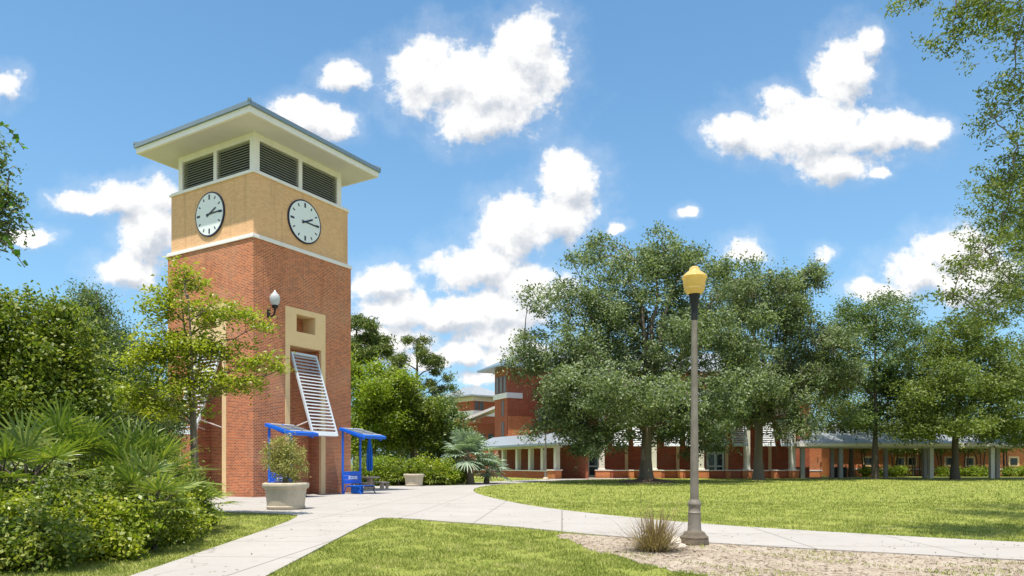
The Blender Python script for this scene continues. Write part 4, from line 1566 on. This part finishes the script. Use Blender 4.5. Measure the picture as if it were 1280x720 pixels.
# mulch mound under the oak
b = MB()
rg = random.Random(2)
vs = []
n = 28
for (rr, z) in ((2.6, 0.0), (2.0, .12), (1.2, .26), (.5, .34)):
    for k in range(n):
        a = 2 * math.pi * k / n
        q = rr * rg.uniform(.85, 1.15)
        vs.append((q * math.cos(a), q * math.sin(a), z * rg.uniform(.7, 1.3)))
fs = []
for i in range(3):
    for k in range(n):
        fs.append((i * n + k, i * n + (k + 1) % n, (i + 1) * n + (k + 1) % n, (i + 1) * n + k))
fs.append(tuple(3 * n + k for k in range(n)))
b.add(vs, fs)
o = b.build('mulch_bed', M['soil'], None, True)
o.location = (xa(808, 62), 62, 0)
tag(o, kind='structure')

# crape myrtles and shrubs at the classroom wall
ORD = ['first', 'second', 'third', 'fourth', 'fifth', 'sixth', 'seventh', 'eighth', 'ninth', 'tenth']
for i, px in enumerate((1080, 1120, 1133, 1148, 1178, 1205, 1228, 1255)):
    D = 91.5
    tree('crape_myrtle', ORD[i] + ' from the left of the small multi-stemmed trees before the low brick building', 'tree', (xa(px, D), D), .09, 3.6,
         [lob(px, 553, 14, 10, D, 1.6), lob(px - 6, 560, 9, 7, D, 1.2)],
         40, 40, (.26, .14), .8, L['oak2'], M['bark_dark'], 30 + i, 'crape myrtles along the classroom wall', stems=3, twigs=10)
for i, px in enumerate((1083, 1098, 1112, 1124, 1180, 1196, 1215, 1232, 1262, 1276)):
    D = 90.0
    tree('low_shrub', ORD[i] + ' from the left of the low green shrubs at the orange brick wall', 'shrub', (xa(px, D), D), .05, .4,
         [(xa(px, D), D, .6, .95, .7, .6)], 22, 60, (.2, .1), .5, L['bright'], M['bark_dark'], 50 + i, 'shrubs along the classroom wall', twigs=0)

# ------------------------------------------------------------------ trees behind the tower
G2 = 'trees of the thicket behind the tower'
tree('pine_tree', 'tall pine with sparse needle tufts against the cloud', 'tree', (xa(521, 72), 72), .26, 14.2,
     [lob(521, 430, 16, 10, 72, 2), lob(500, 452, 18, 9, 72, 2), lob(548, 458, 20, 10, 72, 2), lob(510, 480, 26, 10, 72, 2.5), lob(545, 485, 22, 14, 72, 2), lob(530, 505, 34, 12, 72, 2.5),
      lob(528, 445, 16, 8, 72, 2), lob(490, 470, 12, 8, 72, 2)],
     115, 80, (.40, .09), .55, L['pine'], M['bark_dark'], 21, G2, twigs=150, gaps=.2, shell=.3, up=.1, leader=True, lsc=.5, sub=3)
tree('pine_tree', 'leaning pine crown emerging from the right side of the brick tower', 'tree', (xa(446, 62), 62), .28, 13.2,
     [lob(450, 405, 20, 14, 62, 2), lob(470, 422, 22, 13, 62, 2), lob(440, 430, 26, 14, 62, 2), lob(480, 440, 14, 9, 62, 1.6), lob(455, 450, 20, 10, 62, 2)],
     120, 80, (.36, .09), .52, L['pine'], M['bark_dark'], 22, G2, twigs=150, gaps=.2, shell=.3, up=.1, leader=True, lsc=.5, sub=3)
for i, (px, d, lb, lobes, k, lmn) in enumerate([
    (468, 58, 'bright broadleaf tree right beside the tower edge', [lob(452, 490, 30, 45, 58, 3), lob(485, 500, 34, 38, 58, 3), lob(468, 540, 40, 34, 58, 3)], 400, 'bright'),
    (515, 60, 'bright leafy tree under the tall sparse pine', [lob(510, 505, 32, 30, 60, 3), lob(500, 545, 42, 32, 60, 3), lob(530, 530, 30, 30, 60, 3)], 380, 'mid'),
    (548, 62, 'rounded dark green tree left of the silver palm', [lob(545, 520, 28, 28, 62, 3), lob(548, 555, 30, 30, 62, 3), lob(562, 530, 16, 24, 62, 2)], 280, 'deep'),
    (500, 78, 'low dark tree closing the gaps behind the thicket shrubs', [lob(470, 560, 60, 30, 78, 4), lob(530, 562, 50, 28, 78, 4), lob(570, 555, 30, 22, 78, 3)], 300, 'deep'),
    (420, 70, 'leafy tree hidden mostly behind the tower', [lob(430, 470, 30, 40, 70, 4), lob(455, 520, 40, 40, 70, 4)], 200, 'bright'),
]):
    tree('broadleaf_tree', lb, 'tree', (xa(px, d), d), .2, 3.0, lobes, k, 62, (.25, .13), .7, L[lmn], M['bark_dark'], 60 + i, G2, twigs=80, gaps=.5, sub=4, shell=.35, shoots=70)
for i, (px, d, rx, h, lmn, lb) in enumerate([
    (478, 53, 1.3, 2.2, 'bright', 'bright shrub just right of the folded parasol'),
    (498, 54, 1.1, 1.9, 'mid', 'dark green shrub behind the distant stone planter'),
    (535, 53.5, 1.3, 2.0, 'yellow', 'yellow green shrub right of the distant stone planter'),
    (551, 54, 1.2, 1.9, 'bright', 'bright shrub beside the silver palm, at the path bend'),
    (566, 57, .9, 1.8, 'mid', 'small shrub at the foot of the silver palm'),
    (460, 55, 1.2, 2.2, 'mid', 'dark shrub behind the picnic table'),
]):
    X = xa(px, d)
    tree('garden_shrub', lb, 'shrub', (X, d), .05, h * .4, [(X, d, h * .5, rx, rx, h * .5), (X + .4, d, h * .35, rx * .8, rx, h * .35)], 90, 60, (.2, .09), .5,
         L[lmn], M['bark_dark'], 80 + i, 'shrubs edging the thicket', twigs=20, gaps=.1)


# ------------------------------------------------------------------ palms
def fan_blades(V, F4, c, dirv, R0, nb, spread, wid, rng, droop=.25, fold=.0):
    """a fan leaf: blades radiate from c in the plane around dirv"""
    dirv = dirv / (np.linalg.norm(dirv) + 1e-9)
    up = np.array([0, 0, 1.0])
    side = np.cross(dirv, up)
    if np.linalg.norm(side) < .1:
        side = np.array([1.0, 0, 0])
    side /= np.linalg.norm(side)
    nrm = np.cross(side, dirv)
    for k in range(nb):
        a = (k / (nb - 1) - .5) * spread
        bd = dirv * math.cos(a) + side * math.sin(a) + nrm * (0.10 * abs(math.sin(a)) + rng.normal(0, .04))
        bd /= np.linalg.norm(bd)
        ln = R0 * (0.72 + .28 * math.cos(a * .8)) * rng.uniform(.88, 1.1)
        sd = np.cross(bd, nrm)
        sd /= np.linalg.norm(sd) + 1e-9
        sd = sd + nrm * rng.normal(0, .25)
        prev = None
        segs = [(0.02, .25), (.45, 1.0), (.8, .7), (1.0, .06)]
        rows = []
        for f, w in segs:
            p = c + bd * ln * f - up * droop * ln * f ** 2.5 * rng.uniform(.7, 1.3)
            rows.append((p - sd * wid * w / 2, p + sd * wid * w / 2))
        for (a0, a1), (b0, b1) in zip(rows[:-1], rows[1:]):
            o = len(V)
            V += [a0, a1, b1, b0]
            F4.append((o, o + 1, o + 2, o + 3))


def fan_palm(name, label, cat, base, trunk_h, trunk_r, nfan, stalk, R0, nb, wid, lm, seed, group=None, spread=3.6, elev=(-.1, 1.35), multi=1, trunk_m='bark_dark', droop=.3):
    rng = np.random.default_rng(seed)
    r = empty(name, (base[0], base[1], 0), 0, label, cat, group)
    tb = MB()
    V, F4 = [], []
    for m in range(multi):
        ox, oy = (0, 0) if multi == 1 else (rng.normal(0, .35), rng.normal(0, .35))
        lean = rng.normal(0, .12 * trunk_h, 2)
        th = trunk_h * rng.uniform(.75, 1.1) if multi > 1 else trunk_h
        hub = np.array([ox + lean[0], oy + lean[1], th])
        tb.tube([(ox, oy, -.03), (ox + lean[0] * .3, oy + lean[1] * .3, th * .5), tuple(hub)], [trunk_r * 1.2, trunk_r, trunk_r * .9], 10)
        for k in range(nfan):
            az = k * 2.39996 + rng.uniform(-.3, .3)
            f = k / max(1, nfan - 1)
            el = elev[0] + (elev[1] - elev[0]) * f + rng.uniform(-.12, .12)
            dv = np.array([math.cos(az) * math.cos(el), math.sin(az) * math.cos(el), math.sin(el)])
            sl = stalk * rng.uniform(.75, 1.2)
            end = hub + dv * sl
            tb.tube([tuple(hub), tuple(hub + dv * sl * .5 + np.array([0, 0, .04])), tuple(end)], [.022, .016, .012], 4, False)
            fan_blades(V, F4, end - dv * .03, dv + np.array([0, 0, -.15]), R0 * rng.uniform(.85, 1.15), nb, spread, wid, rng, droop)
    tb.build('trunk', M[trunk_m], r, True)
    np_mesh('fronds', np.array(V), np.array(F4), lm, r)
    return r


fan_palm('silver_palm', 'silver blue fan palm beside the lamp post at the path bend', 'palm', (xa(588, 56), 56), 2.1, .28, 26, 1.35, 1.4, 26, .13, L['silver'], 5, elev=(-.4, 1.4), spread=4.9, trunk_m='bark', droop=.25)
fan_palm('silver_palm', 'smaller silver fan palm at the foot of the larger one', 'palm', (xa(608, 58), 58), .9, .22, 18, 1.0, 1.3, 16, .13, L['silver'], 6, elev=(-.2, 1.4), spread=4.0, trunk_m='bark')
for i, (px, d, h, lb) in enumerate([(488, 52.3, .5, 'bright fan palm left of the distant stone planter'), (545, 52.5, .4, 'fan palm right of the distant stone planter'),
                                    (528, 53.2, .9, 'fan palm directly behind the distant stone planter')]):
    fan_palm('palmetto', lb, 'palm', (xa(px, d), d), h, .1, 16, .6, .8, 12, .07, L['palmetto'], 90 + i, 'palmettos edging the thicket', multi=2)

GP = 'palmettos in the left thicket'
for i, (px, d, h, n, s, R0, lb) in enumerate([
    (88, 14.5, 1.05, 20, .75, .8, 'large dark palmetto with upright fans, leftmost in the thicket'),
    (190, 15.8, .95, 20, .7, .8, 'large palmetto with bright yellow fan tips below the slim tree'),
    (220, 16.8, .45, 12, .4, .55, 'small palmetto at the thicket edge nearest the tower'),
    (30, 13.2, .9, 14, .6, .7, 'palmetto half buried in leaves at the left picture edge'),
    (150, 13.6, .75, 14, .5, .65, 'palmetto between the two large ones, rising from the bushes'),
]):
    fan_palm('palmetto', lb, 'palm', (xa(px, d), d), h * 1.15, .07, int(n * .8), s * 1.3, R0 * 1.02, 20, .040, L['palmetto'], 100 + i, GP, multi=2, spread=3.6, elev=(.15, 1.45), droop=.14)

# ------------------------------------------------------------------ left thicket
GB = 'bushes along the footpath edge of the thicket'
bushes = [  # px, d, rx, h, leaf
    (15, 10.8, 1.2, 1.05, 'mid'), (70, 11.6, 1.1, 1.15, 'yellow'), (120, 12.6, 1.1, 1.1, 'bright'), (165, 13.9, 1.1, 1.05, 'yellow'),
    (195, 15.2, .9, .95, 'bright'), (222, 16.8, .6, .85, 'mid'), (45, 12.8, 1.4, 1.45, 'deep'), (-40, 11.5, 1.4, 1.5, 'mid'), (110, 14.5, 1.3, 1.4, 'mid'),
    (228, 18.4, .6, .7, 'bright'),
]
blabels = ['dark low bush in the bottom left corner', 'yellow green bush second from the bottom left corner', 'bright bush in the middle of the front row',
           'yellow tinted bush below the large bright palmetto', 'bright bush with loose sprays near the end of the row', 'small mid green bush at the tower end of the row',
           'deep green bush behind the front row, left of the dark palmetto', 'tall bush cut off by the left picture edge', 'green bush between the dark palmetto and the front row',
           'last low bush where the thicket meets the grass']
rgb = random.Random(77)
for i, ((px, d, rx, h, lmn), lb) in enumerate(zip(bushes, blabels)):
    X = xa(px, d)
    tree('leafy_bush', lb, 'bush', (X, d), .035, h * .45,
         [(X + rgb.uniform(-.8, .8) * rx, d + rgb.uniform(-.5, .5), h * (.30 + .25 * rgb.random()), rx * rgb.uniform(.35, .65), rx * rgb.uniform(.35, .6), h * rgb.uniform(.32, .6)) for _ in range(6)]
         + [(X, d, h * .35, rx * .8, rx * .7, h * .36)],
         280, 46, (.085, .052), .21, L[lmn], M['bark_dark'], 120 + i, GB, stems=3, twigs=120, gaps=.4, shell=.55, flat=.9, up=.5, shoots=46)
tree('viburnum_tree', 'large dense glossy shrub tree filling the left edge above the palmettos', 'tree', (xa(30, 17.5), 17.5), .14, 2.0,
     [lob(30, 420, 70, 55, 17.5, 1.3), lob(80, 450, 45, 50, 17.5, 1.1), lob(30, 500, 90, 60, 17.5, 1.3), lob(95, 510, 45, 45, 17.5, 1.0), lob(-20, 440, 60, 70, 17.5, 1.3)],
     950, 46, (.11, .068), .28, L['mid'], M['bark_dark'], 140, None, stems=3, twigs=250, gaps=.45, shell=.5, flat=.85, shoots=160)
tree('cedar_tree', 'feathery blue green tree between the glossy shrub and the slim tree', 'tree', (xa(135, 27), 27), .16, 3.0,
     [lob(120, 420, 40, 40, 27, 1.6), lob(100, 400, 26, 28, 27, 1.2), lob(150, 460, 45, 50, 27, 1.6), lob(165, 505, 45, 36, 27, 1.5), lob(115, 375, 16, 14, 27, .8)],
     620, 60, (.11, .045), .45, L['deep'], M['bark_dark'], 141, None, twigs=200, gaps=.45, shell=.35, up=.2)
tree('understory_tree', 'dark leafy tree behind the palmettos, left of the tower foot', 'tree', (xa(190, 30), 30), .15, 2.0,
     [lob(180, 540, 40, 34, 30, 1.6), lob(205, 520, 26, 34, 30, 1.3), lob(140, 555, 45, 30, 30, 1.5)],
     380, 60, (.12, .06), .42, L['deep'], M['bark_dark'], 142, None, twigs=100, gaps=.2)
for i, (px, d, ly, rx, lb) in enumerate([(-10, 26, 520, 60, 'dense low tree closing the view at the left picture edge'), (40, 34, 470, 80, 'background tree behind the glossy shrub at the left edge'), (120, 40, 500, 70, 'background tree behind the cedar, left of the tower')]):
    tree('background_tree', lb, 'tree', (xa(px, d), d), .2, 3.0, [lob(px, ly, rx, 50, d, 3), lob(px + 30, ly + 45, rx, 40, d, 3), lob(px, 555, rx, 26, d, 3)], 380, 50, (.2, .1), .7, L['mid'], M['bark_dark'], 145 + i, None, twigs=60)
for i, (px, d, lb) in enumerate([(60, 15.8, 'tall leafy bush rising behind the dark palmetto'), (140, 17.5, 'tall leafy bush behind the middle palmettos'), (178, 19.5, 'leafy bush under the slim tree'), (128, 12.9, 'scrambling bush climbing over the dark palmetto from the front'), (10, 14.2, 'tall bush at the left edge under the glossy shrub tree')]):
    X = xa(px, d)
    s_ = .62 if d < 14 else 1.0
    tree('leafy_bush', lb, 'bush', (X, d), .04, 1.0 * s_, [(X, d, 1.2 * s_, 1.3 * s_, 1.0 * s_, .95 * s_), (X + .4, d, .8 * s_, 1.1 * s_, 1 * s_, .8 * s_)], int(330 * s_), 50, (.085, .045), .28, L['mid' if i != 1 else 'bright'], M['bark_dark'], 150 + i, GB, stems=3, twigs=80, shell=.5, shoots=50)

# slim young tree in front of the tower
tree('young_tree', 'slim young tree with airy yellow green crown in front of the tower', 'tree', (xa(240, 21.5), 21.5), .075, 6.6,
     [lob(232, 350, 22, 26, 21.5, .6), lob(205, 380, 30, 26, 21.5, .8), lob(262, 392, 34, 22, 21.5, .8), lob(300, 395, 26, 12, 21.5, .6),
      lob(215, 430, 48, 30, 21.5, 1.0), lob(270, 440, 46, 24, 21.5, .9), lob(325, 455, 30, 16, 21.5, .6), lob(185, 450, 38, 28, 21.5, .9), lob(240, 478, 62, 24, 21.5, 1.1),
      lob(305, 480, 34, 12, 21.5, .7), lob(165, 500, 34, 22, 21.5, .8), lob(212, 510, 44, 18, 21.5, .9), lob(350, 462, 14, 5, 21.5, .3), lob(330, 410, 16, 6, 21.5, .4)],
     600, 28, (.135, .062), .34, L['yellow'], M['bark'], 160, None, twigs=430, gaps=.35, shell=.15, flat=.5, up=.9, droop=.3, lean=(-.2, 0), stems=2, leader=True, lsc=.6)

# ------------------------------------------------------------------ overhanging trees by the camera
tree('overhanging_oak', 'oak whose small leaved branches hang into the top right corner', 'tree', (14.8, 17.5), .34, 10.0,
     [lob(1340, 120, 40, 60, 15.5, 1.2), lob(1310, 250, 40, 60, 15.2, 1.2), lob(1275, 20, 60, 42, 15, 1.6), lob(1225, 12, 50, 22, 15, 1.1), lob(1130, 2, 40, 9, 15, .5), lob(1190, 45, 34, 18, 15, .7), lob(1270, 110, 34, 45, 15, 1.2), lob(1272, 200, 28, 50, 15, 1.2),
      lob(1262, 265, 30, 30, 15, 1.0), lob(1245, 310, 38, 22, 15, 1.0), lob(1205, 335, 34, 10, 15, .6), lob(1190, 370, 34, 8, 15, .6), lob(1262, 365, 46, 34, 15, 1.2),
      lob(1225, 395, 40, 16, 15, .8), lob(1235, 150, 14, 14, 15, .4), lob(1240, 235, 20, 8, 15, .4),
      (xa(1305, 20), 20, 8.8, 1.5, 3.2, 2.6), (xa(1320, 24), 24, 7.4, 2.0, 3.2, 2.0), (19, 20, 9, 2.2, 4, 3)],
     2500, 26, (.092, .036), .20, L['oak2'], M['bark'], 170, None, twigs=1100, gaps=.45, shell=.15, flat=.6, droop=.3, lsc=.045, tmax=.55, shoots=420, tw=.25, chain=True, leader=True)
tree('overhanging_tree', 'tree reaching in at the left edge with round leaved vine sprays', 'tree', (-8.6, 9.5), .16, 3.2,
     [lob(-10, 265, 26, 36, 9.5, .5), lob(8, 250, 14, 22, 9.5, .3), lob(-30, 200, 30, 50, 9.5, .5), lob(2, 300, 12, 20, 9.5, .3)],
     110, 40, (.06, .032), .16, L['deep'], M['bark_dark'], 171, None, twigs=90, shell=.2, flat=.8)


def vine(pts, label):
    rng = np.random.default_rng(len(label))
    D = 9.3
    P = [Vector((xa(x, D), D, za(y, D))) for x, y in pts]
    r = empty('vine_spray', tuple(P[0]), 0, label, 'vine', 'vine sprays dangling at the left edge')
    loc = P[0]
    b = MB()
    b.tube([p - loc for p in P], .006, 5)
    b.build('stem', M['bark_dark'], r, True)
    C3 = []
    for a, c in zip(P[:-1], P[1:]):
        n = max(2, int((c - a).length / .035))
        for k in range(n):
            C3.append(tuple(a.lerp(c, k / n) - loc))
    C3 = np.array(C3) + rng.normal(0, .03, (len(C3), 3))
    V = leaf_quads(C3, rng, .085, .08, .2, .6)
    np_mesh('leaves', V, np.arange(len(V)).reshape(-1, 4), L['vine'], r)


vine([(-40, 120), (-5, 150), (12, 162), (24, 178), (30, 187)], 'upper spray of round green leaves arching into the sky')
vine([(-20, 255), (10, 262), (28, 270), (38, 282), (44, 294)], 'middle spray of round green leaves pointing right')
vine([(-15, 290), (8, 305), (20, 318), (31, 334)], 'lowest spray of round green leaves hanging straight down')

# ------------------------------------------------------------------ planter shrubs, dry grass, rock
def planter_plant(px, d, h, rx, label, seed, lmn='planter', big=1.0):
    X = xa(px, d)
    r = tree('potted_shrub', label, 'shrub', (X, d), .03, .6,
             [(X, d, h * .55, rx, rx, h * .5), (X + rx * .3, d, h * .45, rx * .7, rx * .7, h * .4), (X - rx * .3, d, h * .7, rx * .6, rx * .6, h * .4), (X + .05, d, h * .95, rx * .35, rx * .35, h * .22)],
             170, 40, (.085 * big, .034 * big), .15, L[lmn], M['bark'], seed, 'shrubs growing in the planters', stems=4, twigs=120, shell=.3, up=.2, flat=1.1)
    r.location.z = .87
    return r


planter_plant(357, 25.0, 1.5, .72, 'dry yellowish shrub growing in the large near planter', 200)
planter_plant(517, 51.0, .9, .6, 'green plant growing in the distant planter', 201, 'bright', 2.0)


def grass_clump():
    rng = np.random.default_rng(8)
    x, y = gp(818, 689)
    r = empty('ornamental_grass', (x, y, 0), 0, 'dry straw coloured grass clump beside the near lamp post', 'grass clump')
    V, F4 = [], []
    for k in range(760):
        az = rng.uniform(0, 6.283)
        rr = abs(rng.normal(0, .15))
        b0 = np.array([math.cos(az) * rr, math.sin(az) * rr, 0])
        el = rng.uniform(.35, 1.5)
        a2 = az + rng.normal(0, .5)
        ln = rng.uniform(.45, 1.1) * (1.5 if rng.random() < .15 else 1.05)
        dv = np.array([math.cos(a2) * math.cos(el), math.sin(a2) * math.cos(el), math.sin(el)])
        sd = np.array([-math.sin(a2), math.cos(a2), 0])
        w = rng.uniform(.003, .007)
        rows = []
        for f, ww in ((0, 1), (.35, .95), (.7, .7), (1, .1)):
            p = b0 + dv * ln * f - np.array([0, 0, 1]) * ln * .26 * f ** 2.2
            p[2] = max(p[2], .01)
            rows.append((p - sd * w * ww, p + sd * w * ww))
        for (a0, a1), (c0, c1) in zip(rows[:-1], rows[1:]):
            o = len(V)
            V += [a0, a1, c1, c0]
            F4.append((o, o + 1, o + 2, o + 3))
    np_mesh('blades', np.array(V), np.array(F4), L['straw'], r)
    b = MB().lathe([(.22, -.02), (.18, .03), (.08, .08)], 12)
    b.build('root_mound', M['soil'], r)


grass_clump()
rg = random.Random(9)
for i, (px, py, s, lb) in enumerate([(843, 680, .17, 'larger pale rock between the grass clump and lamp post'), (851, 684, .09, 'small pale rock against the lamp post footing')]):
    b = MB()
    x, y = gp(px, py)
    vs = []
    n = 12
    for (rr, z) in ((.95, -.05), (1.0, .25), (.75, .6), (.3, .8)):
        for k in range(n):
            a = 2 * math.pi * k / n
            q = rr * rg.uniform(.8, 1.15) * s
            vs.append((q * math.cos(a) * 1.2, q * math.sin(a), z * s * rg.uniform(.8, 1.2)))
    fs = []
    for q in range(3):
        for k in range(n):
            fs.append((q * n + k, q * n + (k + 1) % n, (q + 1) * n + (k + 1) % n, (q + 1) * n + k))
    fs.append(tuple(3 * n + k for k in range(n)))
    b.add(vs, fs)
    o = b.build('rock', M['rock'], None, True)
    o.location = (x, y, 0)
    tag(o, lb, 'rock', 'rocks at the lamp post')
